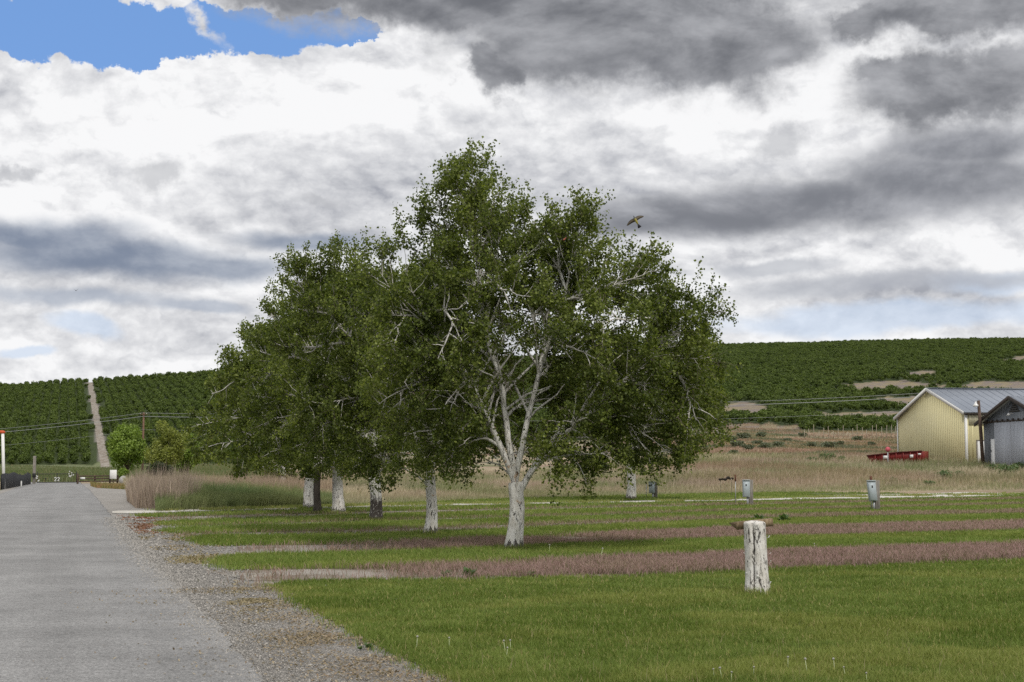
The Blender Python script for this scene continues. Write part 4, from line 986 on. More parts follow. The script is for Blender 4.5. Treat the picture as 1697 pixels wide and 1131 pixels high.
c1 = lerpc(np.array([.13, .185, .075]), np.array([.27, .28, .13]), np.clip(field_noise(P, 3) * 1.5 - .3, 0, 1)) * lv
tg_.add(blades(P, rng.uniform(.5, 1.25, n_) * tp * (.7 + .6 * field_noise(P, 1.5)), rng.uniform(.012, .026, n_), rng.uniform(.1, .5, n_), c1, c1, (.4, 0))); tg_.build('tall_grass', 'grass_blade', 'tall fresh green grass in front of the dead weeds', 'grass')
# dry leaves and clippings along the lawn edge, reddish litter by the lane
lit = Grass()
e = np.stack([np.interp(np.linspace(0, 11, 300), np.arange(12), FORE_LOW[:, k]) for k in (0, 1)], -1); e = e[e[:, 1] < 1200]; EG = gp(e[:, 0], e[:, 1])
def flat_bits(P, sz, c):
    n = len(P); a = rng.uniform(0, 6.28, n); u = np.stack([np.cos(a), np.sin(a), rng.normal(0, .35, n)], -1) * sz[:, None]; w_ = np.stack([-np.sin(a), np.cos(a), rng.normal(0, .35, n)], -1) * (sz * .55)[:, None]
    V = np.stack([P - u, P - w_, P + u, P + w_, P + u * 1.15], 1).reshape(-1, 3); i = np.arange(n)[:, None] * 5; return V, i + np.array([[0, 1, 2, 3]]), i + np.array([[3, 2, 4]]), np.repeat(c, 5, 0)
n_ = 16000; i = rng.integers(0, len(EG), n_); off = np.abs(rng.normal(0, .42, n_)) * (1 + (rng.random(n_) < .3) * 1.6); P = EG[i] + np.stack([-off * .93 + rng.normal(0, .07, n_), -off * .25 + rng.normal(0, .15, n_), np.full(n_, .022)], -1)
P = P[field_noise(P, .7) + rng.normal(0, .12, n_) > .52]; c = lerpc(np.array([.23, .165, .105]), np.array([.42, .35, .24]), rng.random(len(P))); c = c * rng.uniform(.6, 1.1, len(P))[:, None]
lit.add(flat_bits(P, rng.uniform(.008, .020, len(P)), c))
for (xa, xb, ya, yb, n_, ca_, cb_) in ((185, 265, 858, 874, 2600, (.20, .085, .045), (.28, .15, .09)), (215, 270, 873, 884, 1600, (.19, .085, .05), (.28, .15, .09)), (220, 340, 886, 910, 2400, (.24, .18, .10), (.33, .27, .16)),
                                 (280, 400, 920, 940, 2600, (.24, .19, .10), (.33, .28, .16)), (380, 470, 975, 1010, 2600, (.24, .19, .11), (.33, .28, .17)), (430, 620, 1030, 1090, 3000, (.22, .165, .10), (.33, .27, .18)), (250, 320, 842, 848, 400, (.3, .28, .22), (.4, .38, .33))):
    P = gp(rng.normal((xa + xb) / 2, (xb - xa) * .3, n_), rng.normal((ya + yb) / 2, (yb - ya) * .3, n_)); P = P[(field_noise(P, .8, 4, 4) > .50) & (P[:, 0] > road_right_x(P[:, 1]) + .2)]; P[:, 2] += .02
    lit.add(flat_bits(P, rng.uniform(.012, .03, len(P)) * P[:, 1] / 22, lerpc(np.array(ca_), np.array(cb_), rng.random(len(P)))))
lit.build('leaf_litter', 'dry_blade', 'tan dead leaves and reddish litter lying along the lawn edge and gravel shoulder', 'litter')
# loose stones on the shoulder
n_ = 60000; y = 1150 - (1150 - 858) * rng.random(n_) ** 0.8; x = np.interp(y, ROAD_R[::-1, 1], ROAD_R[::-1, 0]) + (rng.exponential(.5, n_) * .9 - np.abs(rng.normal(0, .14, n_))) * (y - 775)
P = gp(x, y); lim = np.interp(y, FORE_LOW[:, 1], FORE_LOW[:, 0], left=1e4); ok = (x < np.where(y > 972, lim, 420 + 0 * y)); P = P[ok]; n_ = len(P)
OV = np.array([(1, 0, 0), (0, 1, 0), (-1, 0, 0), (0, -1, 0), (0, 0, 1), (.1, .1, -.6)]); OF = np.array([(0, 1, 4), (1, 2, 4), (2, 3, 4), (3, 0, 4), (1, 0, 5), (2, 1, 5), (3, 2, 5), (0, 3, 5)])
sz = rng.lognormal(-5.15, .4, n_) * np.clip(P[:, 1] / 13, 1, 3); a = rng.uniform(0, 6.28, n_); R_ = OV[None] * rng.uniform(.6, 1.3, (n_, 6, 1)); R_ = np.stack([R_[..., 0] * np.cos(a)[:, None] - R_[..., 1] * np.sin(a)[:, None], R_[..., 0] * np.sin(a)[:, None] + R_[..., 1] * np.cos(a)[:, None], R_[..., 2] * .7], -1)
P[:, 2] += .010; V = P[:, None] + R_ * sz[:, None, None]; c = lerpc(np.array([.15, .145, .135]), np.array([.42, .395, .36]), rng.random(n_) ** 1.3)
grassmat('stone', 0.0)
o = mk('loose_stones', V.reshape(-1, 3), [(np.arange(n_)[:, None, None] * 6 + OF[None]).reshape(-1, 3)], MATS['stone'], None, {'col': np.repeat(c, 6, 0)}); tag(o, 'loose grey stones scattered over the gravel shoulder of the lane', 'gravel', kind='stuff')
# tall stalks at the near edge of the lawn
st = Grass(); n_ = 260; x = rng.uniform(640, 1750, n_); y = 1150 - 95 * rng.random(n_) ** 1.5; k = y < np.interp(x, FORE_LOW[:, 0], FORE_LOW[:, 1]) - 6; P = gp(x[k], y[k]); n_ = len(P)
c = lerpc(np.array([.30, .26, .13]), np.array([.38, .31, .2]), rng.random(n_)); st.add(blades(P, rng.uniform(.07, .20, n_), rng.uniform(.0025, .005, n_), rng.uniform(.05, .5, n_), c, c))
P, v = sample_strip('fore', 200, lambda Y: 1 / Y); n_ = len(P); c = lerpc(np.array([.30, .26, .13]), np.array([.38, .31, .2]), rng.random(n_)); st.add(blades(P, rng.uniform(.06, .14, n_), rng.uniform(.0025, .0045, n_), rng.uniform(.05, .7, n_), c, c))
st.build('grass_stalks', 'dry_blade', 'thin straw coloured seed stalks standing above the near lawn', 'grass stalks')

# ------------------------------------------------------------------ materials for built things
mat_plain('yellow_steel', (.68, .62, .36), .55, .06, .5); mat_plain('white_trim', (.72, .72, .70), .5, .06, 1.0)
mat_plain('roof_steel', (.30, .33, .38), .42, .10, .35, .25, .4); mat_plain('grey_steel', (.17, .185, .205), .55, .14, .6, .1, streak=True)
mat_plain('pale_steel', (.40, .42, .46), .5, .08, .6, .1, streak=True); mat_plain('brown_fascia', (.05, .04, .035), .7, .2, 2.0)
mat_plain('white_paint', (.74, .74, .72), .5, .08, 2.0); mat_plain('dark_opening', (.07, .068, .066), .9, .2); mat_plain('red_steel', (.17, .02, .017), .5, .22, 1.2, streak=True)
mat_plain('black_panel', (.017, .018, .022), .6, .15, 1.5); mat_plain('box_grey', (.38, .43, .45), .45, .06, 4.0, .15, .4); mat_plain('rust', (.12, .05, .03), .85, .3, 9)
mat_plain('galv', (.33, .34, .34), .45, .12, 5.0, .5, .4); mat_plain('black_metal', (.02, .02, .02), .5, .15); mat_plain('orange_cap', (.55, .09, .03), .5, .1)
mat_plain('pink_sign', (.50, .10, .13), .5, .12, 3.0); mat_plain('wire_metal', (.36, .37, .38), .5, .1, 1.0, .4); mat_plain('lamp_glass', (.7, .7, .68), .2, .05, 2, 0, .5)
mat_plain('feather', (1, 1, 1), .7, .1, 30); mat_plain('puff', (.33, .32, .28), .9, .1, 40); mat_plain('concrete', (.36, .35, .33), .85, .15, 4)
mat_wood('plank_wood', (.30, .225, .14), (.16, .11, .065)); mat_wood('grey_wood', (.30, .28, .25), (.15, .135, .115)); mat_wood('brown_wood', (.13, .09, .065), (.06, .04, .03)); mat_wood('dark_wood', (.045, .032, .024), (.015, .012, .01)); mat_wood('red_wood', (.22, .13, .09), (.12, .07, .05)); mat_wood('pale_wood', (.42, .37, .29), (.25, .21, .16))
UP = np.array([0, 0, 1.0])
def quad_grid_ribs(mb, O, u, width, hfun, nrm, pitch, rib_w, rib_d, skip=()):
    """raised vertical ribs on a wall: O ground corner, u along the wall, hfun(x) -> top height"""
    x = pitch / 2
    while x < width:
        if not any(a < x < b for a, b in skip):
            p = O + u * x; h = hfun(x); a = u * rib_w / 2; b = nrm * rib_d
            mb.hexa([p - a, p + a, p + a * .6 + b, p - a * .6 + b, p - a + UP * h, p + a + UP * h, p + a * .6 + b + UP * h, p - a * .6 + b + UP * h])
        x += pitch

# ------------------------------------------------------------------ yellow shed
def gl(px, Y):
    dx, dy, _ = ray(px, 740); return np.array([float(dx / dy * Y), Y, 0.0])
L0, R0 = gl(1489, 168), gl(1601.5, 150)
zb = 2.3
root = empty('metal_shed', (R0[0], R0[1], zb)); tag(root, 'yellow metal shed with white trim and a grey ridged roof', 'shed')
g_ = unit(R0 - L0); gw = np.linalg.norm(R0 - L0); sdir = np.array([-g_[1], g_[0], 0]); sdir = sdir if sdir[0] > 0 else -sdir
def zat(px, py, Y): return float(pt(px, py, Y)[2]) - zb
eave = zat(1601, 684, 150); eaveL = eave; apexP = (L0 + R0) / 2; apex = zat(1541, 646, 159); LEN = 34.0
o0 = np.zeros(3); l0 = L0 - R0; a0 = l0 / 2; out_g = -sdir; out_s = g_         # outward normals: gable, near side
mb = MB(); low = -1.5
mb.prism([l0 + UP * low, o0 + UP * low, o0 + UP * eave, a0 + UP * apex, l0 + UP * eave], sdir * LEN)
hg = lambda x: (eave + (apex - eave) * (1 - abs(x - gw / 2) / (gw / 2))) 
quad_grid_ribs(mb, l0, g_, gw, hg, out_g, .46, .14, .006)
DOORX = (1.15, 2.25)
quad_grid_ribs(mb, o0, sdir, LEN, lambda x: eave, out_s, .46, .14, .006, [(DOORX[0] - .1, DOORX[1] + .1)])
mb.build('wall', MATS['yellow_steel'], root)
mb = MB(); P = o0 + out_s * .055 + UP * (eave - 1.25); mb.hexa([P + sdir * .3, P + sdir * 14, P + sdir * 14 + out_s * .02, P + sdir * .3 + out_s * .02] + [q + UP * 1.2 for q in [P + sdir * .3, P + sdir * 14, P + sdir * 14 + out_s * .02, P + sdir * .3 + out_s * .02]])
x_ = .5
while x_ < 13.8: p = P + sdir * x_ + out_s * .02; mb.hexa([p - sdir * .05, p + sdir * .05, p + sdir * .03 + out_s * .03, p - sdir * .03 + out_s * .03] + [q + UP * 1.2 for q in [p - sdir * .05, p + sdir * .05, p + sdir * .03 + out_s * .03, p - sdir * .03 + out_s * .03]]); x_ += .46
mat_plain('cream_panel', (.58, .55, .40), .4, .05, 1.0); mb.build('skylight_panel', MATS['cream_panel'], root)
mb = MB(); ov = .35
def roof_slab(mb, e, a, th, n_ribs=0, rib=.05, ov_e=.3, front=ov, length=LEN):
    e = np.asarray(e, float); a = np.asarray(a, float); dn = unit(e - a); e2 = e + dn * ov_e; nrm = np.cross(sdir, dn); nrm = nrm if nrm[2] > 0 else -nrm
    b = nrm * th; f = -sdir * front; L_ = sdir * (length + front); e2 = e2 + nrm * .06; a = a + nrm * .06
    mb.hexa([a + f, e2 + f, e2 + f + L_, a + f + L_, a + f + b, e2 + f + b, e2 + f + L_ + b, a + f + L_ + b])
    if n_ribs:
        for x in np.arange(.2, length + front, n_ribs):
            q = f + sdir * x; s1 = sdir * .05; s2 = sdir * .02; B = b; T = b + nrm * rib
            mb.hexa([a + q - s1 + B, e2 + q - s1 + B, e2 + q + s1 + B, a + q + s1 + B, a + q - s2 + T, e2 + q - s2 + T, e2 + q + s2 + T, a + q + s2 + T])
    return e2, a, nrm
roof_slab(mb, o0 + UP * eave, a0 + UP * apex, .07, .92); roof_slab(mb, l0 + UP * eave, a0 + UP * apex, .07, 0)
mb.box(a0 + UP * (apex + .16) + sdir * (LEN / 2 - ov / 2), (LEN + ov, .5, .06), math.atan2(sdir[1], sdir[0])); mb.build('roof', MATS['roof_steel'], root)
def beam(mb, p, q, wv, hv):
    p, q, wv, hv = [np.asarray(k, float) for k in (p, q, wv, hv)]
    mb.hexa([p - wv - hv, q - wv - hv, q + wv - hv, p + wv - hv, p - wv + hv, q - wv + hv, q + wv + hv, p + wv + hv])
mb = MB()
for e in (o0, l0):
    d = unit(e + UP * eave - a0 - UP * apex); nn = np.cross(sdir, d); nn = nn if nn[2] > 0 else -nn
    beam(mb, a0 + UP * apex + nn * .03 - sdir * (ov + .03), e + UP * eave + nn * .03 - sdir * (ov + .03) + d * .33, sdir * .03, nn * .17)
for e, s_ in ((o0, 1), (l0, -1)): beam(mb, e + UP * low + out_g * .07, e + UP * (eave - .02) + out_g * .07, g_ * .13, out_g * .02)
beam(mb, o0 + UP * low + out_s * .075, o0 + UP * (eave - .02) + out_s * .075, sdir * .13, out_s * .02); mb.build('trim', MATS['white_trim'], root)
mb = MB(); P = o0 + UP * (eave - .16) + out_s * .30; beam(mb, P - sdir * .3, P + sdir * LEN, out_s * .05, UP * .07); mb.build('gutter', MATS['brown_fascia'], root)
dz = zat(1612, 731, 150)
mb = MB(); P = o0 + out_s * .06 + sdir * DOORX[0]; mb.hexa([P + UP * low, P + sdir * 1.1 + UP * low, P + sdir * 1.1 + out_s * .05 + UP * low, P + out_s * .05 + UP * low] + [q + UP * dz for q in [P, P + sdir * 1.1, P + sdir * 1.1 + out_s * .05, P + out_s * .05]]); dr = mb.build('door', MATS['white_paint'], root)
mb = MB(); mb.box(P + sdir * .95 + out_s * .09 + UP * (dz - 1.15), (.12, .08, .2), math.atan2(sdir[1], sdir[0]), bev=.02); mb.build('handle', MATS['black_metal'], dr)
mb = MB(); Q = P + out_s * .02
beam(mb, Q + UP * (dz + .05) - sdir * .1, Q + UP * (dz + .05) + sdir * 1.2, out_s * .05, UP * .045); beam(mb, Q - sdir * .06 + UP * low, Q - sdir * .06 + UP * dz, sdir * .05, out_s * .05); beam(mb, Q + sdir * 1.16 + UP * low, Q + sdir * 1.16 + UP * dz, sdir * .05, out_s * .05); mb.build('door_frame', MATS['grey_wood'], root)

# ------------------------------------------------------------------ grey barn
L1, R1 = gl(1631, 140), gl(1741, 127.5); zb = 1.1
root = empty('metal_barn', (R1[0], R1[1], zb)); tag(root, 'grey metal barn with pale sliding doors and a dark brown roof edge', 'barn')
g_ = unit(R1 - L1); gw = np.linalg.norm(R1 - L1); sdir = np.array([-g_[1], g_[0], 0]); sdir = sdir if sdir[0] > 0 else -sdir
eave = zat(1631, 700, 140); apex = zat(1677, 659, 134); LEN = 18.0; l0 = L1 - R1; a0 = l0 / 2; out_g = -sdir; out_s = g_
mb = MB(); mb.prism([l0 + UP * low, o0 + UP * low, o0 + UP * eave, a0 + UP * apex, l0 + UP * eave], sdir * LEN)
hg = lambda x: (eave + (apex - eave) * (1 - abs(x - gw / 2) / (gw / 2)))
quad_grid_ribs(mb, l0, g_, gw, hg, out_g, .30, .12, .02); mb.build('wall', MATS['grey_steel'], root)
mb = MB(); e1 = roof_slab(mb, o0 + UP * eave, a0 + UP * apex, .06, .6, .04, .75, .55, LEN); roof_slab(mb, l0 + UP * eave, a0 + UP * apex, .06, 0, .04, .75, .55, LEN); mb.build('roof', MATS['roof_steel'], root)
mb = MB()
for e in (o0, l0):
    d = unit(e + UP * eave - a0 - UP * apex); nn = np.cross(sdir, d); nn = nn if nn[2] > 0 else -nn
    beam(mb, a0 + UP * apex - nn * .02 - sdir * .59, e + UP * eave - nn * .02 - sdir * .59 + d * .78, sdir * .035, nn * .16)
mb.build('roof_edge', MATS['brown_fascia'], root)
hd = eave - .10
mb = MB(); P = l0 + out_g * .10 + UP * (hd + .06); beam(mb, P + g_ * .1, P + g_ * (gw - .1), out_g * .05, UP * .06)
for x in np.arange(1.0, gw - .5, 1.05): mb.box(l0 + out_g * .18 + g_ * x + UP * (hd + .17), (.22, .12, .16), math.atan2(g_[1], g_[0]))
mb.build('door_track', MATS['brown_fascia'], root)
for (xa, xb) in ((2.35, 5.55), (5.60, 9.4)):
    mb = MB(); P = l0 + out_g * .07
    beam(mb, P + g_ * xa + UP * (low + hd) / 2 + 0, P + g_ * xb + UP * (low + hd) / 2, out_g * .025, UP * (hd - low) / 2)
    quad_grid_ribs(mb, P + out_g * .025 + g_ * xa, g_, xb - xa, lambda x: hd, out_g, .28, .11, .018); mb.build('sliding_door', MATS['pale_steel'], root)
mb = MB(); P = l0 + out_g * .055; xa, xb = 1.55, 2.30; hs = zat(1645, 728, 138); beam(mb, P + g_ * xa + UP * (hs + low) / 2, P + g_ * xb + UP * (hs + low) / 2, out_g * .025, UP * (hs - low) / 2); dr = mb.build('door', MATS['white_paint'], root)
mb = MB(); mb.box(P + g_ * (xa + .1) + out_g * .06 + UP * (hs - 1.1), (.08, .07, .14), math.atan2(g_[1], g_[0]), bev=.015); mb.build('handle', MATS['black_metal'], dr)
mb = MB(); P = a0 + out_g * .05 + UP * (apex - 1.25)
for k in range(4): hw_ = .95 - .2 * k; beam(mb, P - g_ * hw_ + UP * .2 * k, P + g_ * hw_ + UP * .2 * k, out_g * .03 + UP * .035, UP * .055)
mb.build('vent', MATS['dark_opening'], root)
mb = MB(); P = a0 + out_g * .1 + UP * (apex - 1.5); mb.tube([P, P + out_g * .3 + UP * .08, P + out_g * .5], .03, 6); mb.tube([P + out_g * .5 + UP * .08, P + out_g * .5 - UP * .05, P + out_g * .5 - UP * .14], [.05, .12, .22], 10); mb.build('barn_light', MATS['lamp_glass'], root)

# ------------------------------------------------------------------ leaning pole with a lamp by the sheds
Yp = 139.0; bpole = gl(1629, Yp); bpole[2] = float(H(bpole[0], bpole[1])); tpole = pt(1621.5, 664, Yp) - bpole
root = empty('lamp_pole', bpole); tag(root, 'leaning dark wooden pole with a small lamp between the yellow shed and the grey barn', 'lamp pole')
mb = MB(); mb.tube([np.array([0, 0, -.4]), tpole * .5, tpole], [.19, .17, .14], 10); mb.build('pole', MATS['brown_wood'], root, smooth=True)
ta = pt(1617, 668, Yp) - bpole; mb = MB(); mb.tube([tpole * .985, ta + UP * .12, ta + UP * .02], .035, 6); mb.build('lamp_arm', MATS['galv'], root)
mb = MB(); mb.tube([ta + UP * .12, ta - UP * .08, ta - UP * .2, ta - UP * .34], [.06, .13, .24, .26], 12); mb.build('lamp_shade', MATS['lamp_glass'], root, smooth=True)

# ------------------------------------------------------------------ red dumpster and round sign
Yd = 151.0; pl, pr_ = gl(1436, Yd), gl(1528, Yd - 3); zd = float(H(pr_[0], pr_[1])) ; root = empty('dumpster', (pl[0], pl[1], zd)); tag(root, 'long low red dumpster standing in tall grass before the yellow shed', 'dumpster')
u = unit(pr_ - pl); Ld = np.linalg.norm(pr_ - pl); nn = np.array([u[1], -u[0], 0]); wd_ = 2.2
zr = float(pt(1528, 748, Yd - 3)[2]) - zd; zl = float(pt(1436, 756, Yd)[2]) - zd; bt = .25
mb = MB(); th = .07
prof = [(0.5, bt), (Ld, bt), (Ld, zr), (Ld * .55, zr - .14), (0.0, zl)]
for off in (0, -wd_):
    mb.prism([u * x + UP * z - nn * (-off if off == 0 else wd_) for x, z in prof], -nn * th if off == 0 else nn * th)
mb.prism([u * Ld + UP * bt, u * Ld + UP * zr, u * Ld + UP * zr - nn * wd_, u * Ld + UP * bt - nn * wd_], -u * th); mb.prism([u * .5 + UP * bt, u * 0 + UP * zl, u * 0 + UP * zl - nn * wd_, u * .5 + UP * bt - nn * wd_], u * th); mb.prism([u * .5 + UP * bt, u * Ld + UP * bt, u * Ld + UP * bt - nn * wd_, u * .5 + UP * bt - nn * wd_], UP * th)
for x in np.arange(.9, Ld, .72): zt = np.interp(x, [0, Ld * .55, Ld], [zl, zr - .14, zr]); beam(mb, u * x + nn * .045 + UP * bt, u * x + nn * .045 + UP * (zt - .02), u * .05, nn * .04)
mb.build('body', MATS['red_steel'], root)
mb = MB(); pts_ = [(0, zl), (Ld * .55, zr - .14), (Ld, zr)]
for a, b in zip(pts_[:-1], pts_[1:]): beam(mb, u * a[0] + UP * (a[1] + .03) + nn * .03, u * b[0] + UP * (b[1] + .03) + nn * .03, nn * .07, UP * .055)
mat_plain('dark_red', (.09, .02, .017), .6, .2, 2); mb.build('rim', MATS['dark_red'], root)
for (px_, py_, w_, h_) in ((1468, 758, .48, .32), (1511, 756.5, .34, .30), (1524, 753, .3, .16)):
    x = (px_ - 1436) / 92 * Ld; z = float(pt(px_, py_, Yd - 2)[2]) - zd; mb = MB(); mb.hexa([u * (x - w_ / 2) + nn * .088 + UP * (z - h_ / 2), u * (x + w_ / 2) + nn * .088 + UP * (z - h_ / 2), u * (x + w_ / 2) + nn * .096 + UP * (z - h_ / 2), u * (x - w_ / 2) + nn * .096 + UP * (z - h_ / 2)] + [q + UP * h_ for q in [u * (x - w_ / 2) + nn * .088 + UP * (z - h_ / 2), u * (x + w_ / 2) + nn * .088 + UP * (z - h_ / 2), u * (x + w_ / 2) + nn * .096 + UP * (z - h_ / 2), u * (x - w_ / 2) + nn * .096 + UP * (z - h_ / 2)]]); mb.build('sticker', MATS['white_paint'], root)
bs_ = gl(1471, 146); bs_[2] = float(H(bs_[0], bs_[1])); ts = pt(1471, 745, 146) - bs_
root = empty('round_sign', bs_); tag(root, 'small faded red round sign on a white post in front of the red dumpster', 'sign')
mb = MB(); mb.box((0, 0, ts[2] / 2 - .3), (.09, .08, ts[2] + .4)); mb.build('post', MATS['galv'], root)
mb = MB(); k = 8; a = (np.arange(k) + .5) * 2 * math.pi / k; mb.prism(np.stack([.27 * np.cos(a), 0 * a - .05, .27 * np.sin(a) + ts[2]], -1), (0, -.03, 0)); mb.build('sign_plate', MATS['pink_sign'], root)

# ------------------------------------------------------------------ meter boxes on the lawn
def meter(px, py, ptop, scale, label, lean=0.0, rusty=True):
    b = gpt(px, py); mpp = b[1] / F; hgt = (py - ptop) * mpp
    root = empty('meter_pedestal', b); tag(root, label, 'meter box', 'meter pedestals on the lawn strips')
    mb = MB(); mb.box((.16 * scale, .10, hgt / 2 - .1), (.19 * scale, .14, hgt + .2), bev=.008); mb.build('post', MATS['grey_wood'], root)
    bh = hgt * .66; zc = hgt - bh / 2 - .02
    mb = MB(); mb.box((-.06 * scale, -.04, zc), (.30 * scale, .20, bh), bev=.018, tilt=(0, lean, 0)); bx = mb.build('meter_box', MATS['box_grey'], root)
    mb = MB(); mb.box((-.085 * scale, -.155, zc - .03), (.22 * scale, .035, bh * .84), bev=.012, tilt=(0, lean, 0)); cv = mb.build('cover', MATS['box_grey'], bx)
    mb = MB(); mb.box((-.085 * scale + .005, -.176, zc + bh * .22), (.05, .006, .09), tilt=(0, lean, 0)); mb.build('nameplate', MATS['black_metal'], cv)
    mb = MB(); mb.box((-.06 * scale + lean * bh / 2, -.06, zc + bh / 2 + .012), (.33 * scale, .25, .03), bev=.01); mb.build('hood', MATS['box_grey'], bx)
    mb = MB(); mb.tube([(-.0, -.03, -.1), (-.0, -.03, hgt - bh)], .045 * scale, 10); mb.build('conduit', MATS['galv'], root, smooth=True); return b, hgt
bA, hA = meter(1448, 847, 797, 1.0, 'grey meter box tilting off its wooden post, the one with a rusty pipe behind', -.10)
bB, hB = meter(1239, 838, 796, 1.0, 'upright grey meter box beside a thin steel stake')
bC, hC = meter(1082, 826, 799, 1.0, 'grey meter box half hidden behind hanging birch leaves')
def stake(px, py, ptop, label, rust_top=.25, r=.018):
    b = gpt(px, py); h = (py - ptop) * b[1] / F; root = empty('steel_stake', b); tag(root, label, 'stake'); mb = MB(); mb.tube([(0, 0, -.1), (0.01, 0, h * (1 - rust_top))], r, 8); mb.build('stake', MATS['galv'], root)
    mb = MB(); mb.tube([(0.01, 0, h * (1 - rust_top)), (0.01, 0, h * (1 - rust_top * .45)), (.0, 0, h)], [r * 2.1, r * 1.7, r * 2.0], 9); mb.build('rusty_head', MATS['rust'], root)
stake(1219, 836, 787.5, 'thin steel stake with a rusty head beside the upright meter box', .22)
stake(1071, 825, 800, 'dark thin stake under the birch leaves left of the half hidden meter box', .1)
stake(1444, 846, 790, 'rusty pipe rising behind the tilting meter box', .30, .026)

# dark log held up in the grass
P0 = pt(1203, 794, 86.0); b = np.array([P0[0], P0[1], float(H(P0[0], P0[1]))]); root = empty('dark_log', b); tag(root, 'ragged dark log propped up across the dry grass left of the thin steel stake', 'log')
hz = P0[2] - b[2]; g = np.random.default_rng(5); xs = np.linspace(-.42, .42, 15); mb = MB(); mb.tube(np.stack([xs, .05 * np.sin(xs * 7), hz + .04 * np.sin(xs * 9) + .03 * g.normal(0, 1, 15)], -1), .075 + .022 * g.normal(0, 1, 15), 9); mb.build('log', MATS['dark_wood'], root)
for x in (-.33, .30): mb = MB(); mb.tube([(x, 0, hz), (x + .03, .02, hz - .12), (x + .01, .0, -.1)], [.05, .016, .012], 7); mb.build('prop', MATS['pale_wood'], root)

# ------------------------------------------------------------------ birch stump with a plank
b = gpt(1256, 987); sc_ = b[1] / F; Hs = 118 * sc_; r0 = 19.5 * sc_
root = empty('birch_stump', b); tag(root, 'white birch stump standing on the near lawn with a plank at its top', 'stump')
k = 44; n = 40; z = np.linspace(-.06, Hs, n); a = np.arange(k) * 2 * math.pi / k; ZZ_, AA = np.meshgrid(z, a, indexing='ij')
rr_ = r0 * (.90 + .34 * np.exp(-np.clip(ZZ_, 0, 9) / .13) + .05 * (1 - ZZ_ / Hs)); rr_ = rr_ * (1 + .10 * (fbm(np.cos(AA) * 1.6 + 9, np.sin(AA) * 1.6 + ZZ_ * 1.6 + 9, 3) - .5) + .10 * (fbm(np.cos(AA) * 7 + 30, np.sin(AA) * 7 + ZZ_ * 11 + 30, 4) - .5))
gro = np.exp(-((np.mod(AA + .35 + .08 * np.sin(ZZ_ * 7) - 1.5 * math.pi + math.pi, 2 * math.pi) - math.pi) / .13) ** 2); rr_ = rr_ * (1 - .20 * gro * sstep(.0, .3, ZZ_ / Hs))
leanx = (1252 - 1256) * sc_ * ZZ_ / Hs
tz = ZZ_ + (ZZ_ > Hs - .02) * 0
SV = np.stack([rr_ * np.cos(AA) * 1.0 + leanx, rr_ * np.sin(AA) * .95, tz], -1)
dome = [SV[-1] * np.array([f, f, 1]) + np.array([leanx[-1, 0] * (1 - f), 0, .022 * (1 - f * f) + .01]) for f in (.9, .65, .3)]
SV = np.concatenate([SV] + [d[None] for d in dome]); i0 = np.arange(len(SV) - 1)[:, None] * k; j = np.arange(k)[None]; j2 = (j + 1) % k
SQ = np.stack([i0 + j, i0 + j2, i0 + k + j2, i0 + k + j], -1).reshape(-1, 4)
cap = np.array([list(range((len(SV) - 1) * k, len(SV) * k))])
mk('trunk', SV.reshape(-1, 3), [SQ, cap], MATS['stump_bark'], root, {'rad': np.full(SV.size // 3, .2), 'gro': np.concatenate([gro.ravel(), np.zeros(3 * k)])}, smooth=True)
g = np.random.default_rng(8)       # loose curls of bark
for q in range(7):
    aa = g.choice([g.uniform(3.0, 3.6), g.uniform(-.3, .3), g.uniform(3.6, 5.6)]); zz = g.uniform(.05, Hs * .9); rr2 = r0 * (1.0 + .2 * math.exp(-zz / .16)); c = np.array([rr2 * math.cos(aa), rr2 * math.sin(aa) * .95, zz]); o2 = np.array([math.cos(aa), math.sin(aa), 0]); tg2 = np.array([-math.sin(aa), math.cos(aa), 0]); wv = g.uniform(.012, .022); hv = g.uniform(.02, .045)
    pts_ = [c - o2 * .01, c + o2 * .012 + UP * hv * .5, c + o2 * .016 + UP * hv]; mb = MB()
    for A1, B1 in zip(pts_[:-1], pts_[1:]): mb.hexa([A1 - tg2 * wv, A1 + tg2 * wv, A1 + tg2 * wv + o2 * .003, A1 - tg2 * wv + o2 * .003, B1 - tg2 * wv, B1 + tg2 * wv, B1 + tg2 * wv + o2 * .003, B1 - tg2 * wv + o2 * .003])
    mb.build('bark_flake', MATS['white_paint'], root)
pa = pt(1208, 873, b[1] + .17); pb = pt(1279, 865.5, b[1] + .15)
pr2 = empty('plank', (pa + pb) / 2); tag(pr2, 'weathered brown plank fixed crosswise behind the stump top, one end pointed', 'plank'); c0 = (pa + pb) / 2; d = pb - pa; Lp = np.linalg.norm(d); d = d / Lp; q = unit(np.cross(UP, d)); th = 0.10; hw = .12
bev_ = [(-Lp * .5, 0), (-Lp * .36, -hw), (Lp * .5, -hw), (Lp * .5, hw), (-Lp * .30, hw)]; n2 = np.cross(d, q)
mb = MB(); upn = n2 if n2[2] > 0 else -n2; upn = unit(upn + np.array([0, -.25, 0])); lowp = [d * x + q * y - upn * th * .5 + (d * .10 if x < -Lp * .4 else 0) for x, y in bev_]; topp = [d * x + q * y + upn * th * .5 for x, y in bev_]; kk = 5
mb.add(np.array(lowp + topp), [np.array([[i, (i + 1) % kk, kk + (i + 1) % kk, kk + i] for i in range(kk)]), np.array([list(range(kk))[::-1], list(range(kk, 2 * kk))])]); pl_o = mb.build('board', MATS['plank_wood'], pr2)
bpy.data.objects.remove(pr2, do_unlink=True); pl_o.name = 'plank'; pl_o.location = c0; pl_o.parent = None; tag(pl_o, 'weathered brown plank fixed crosswise behind the stump top, one end pointed', 'plank')

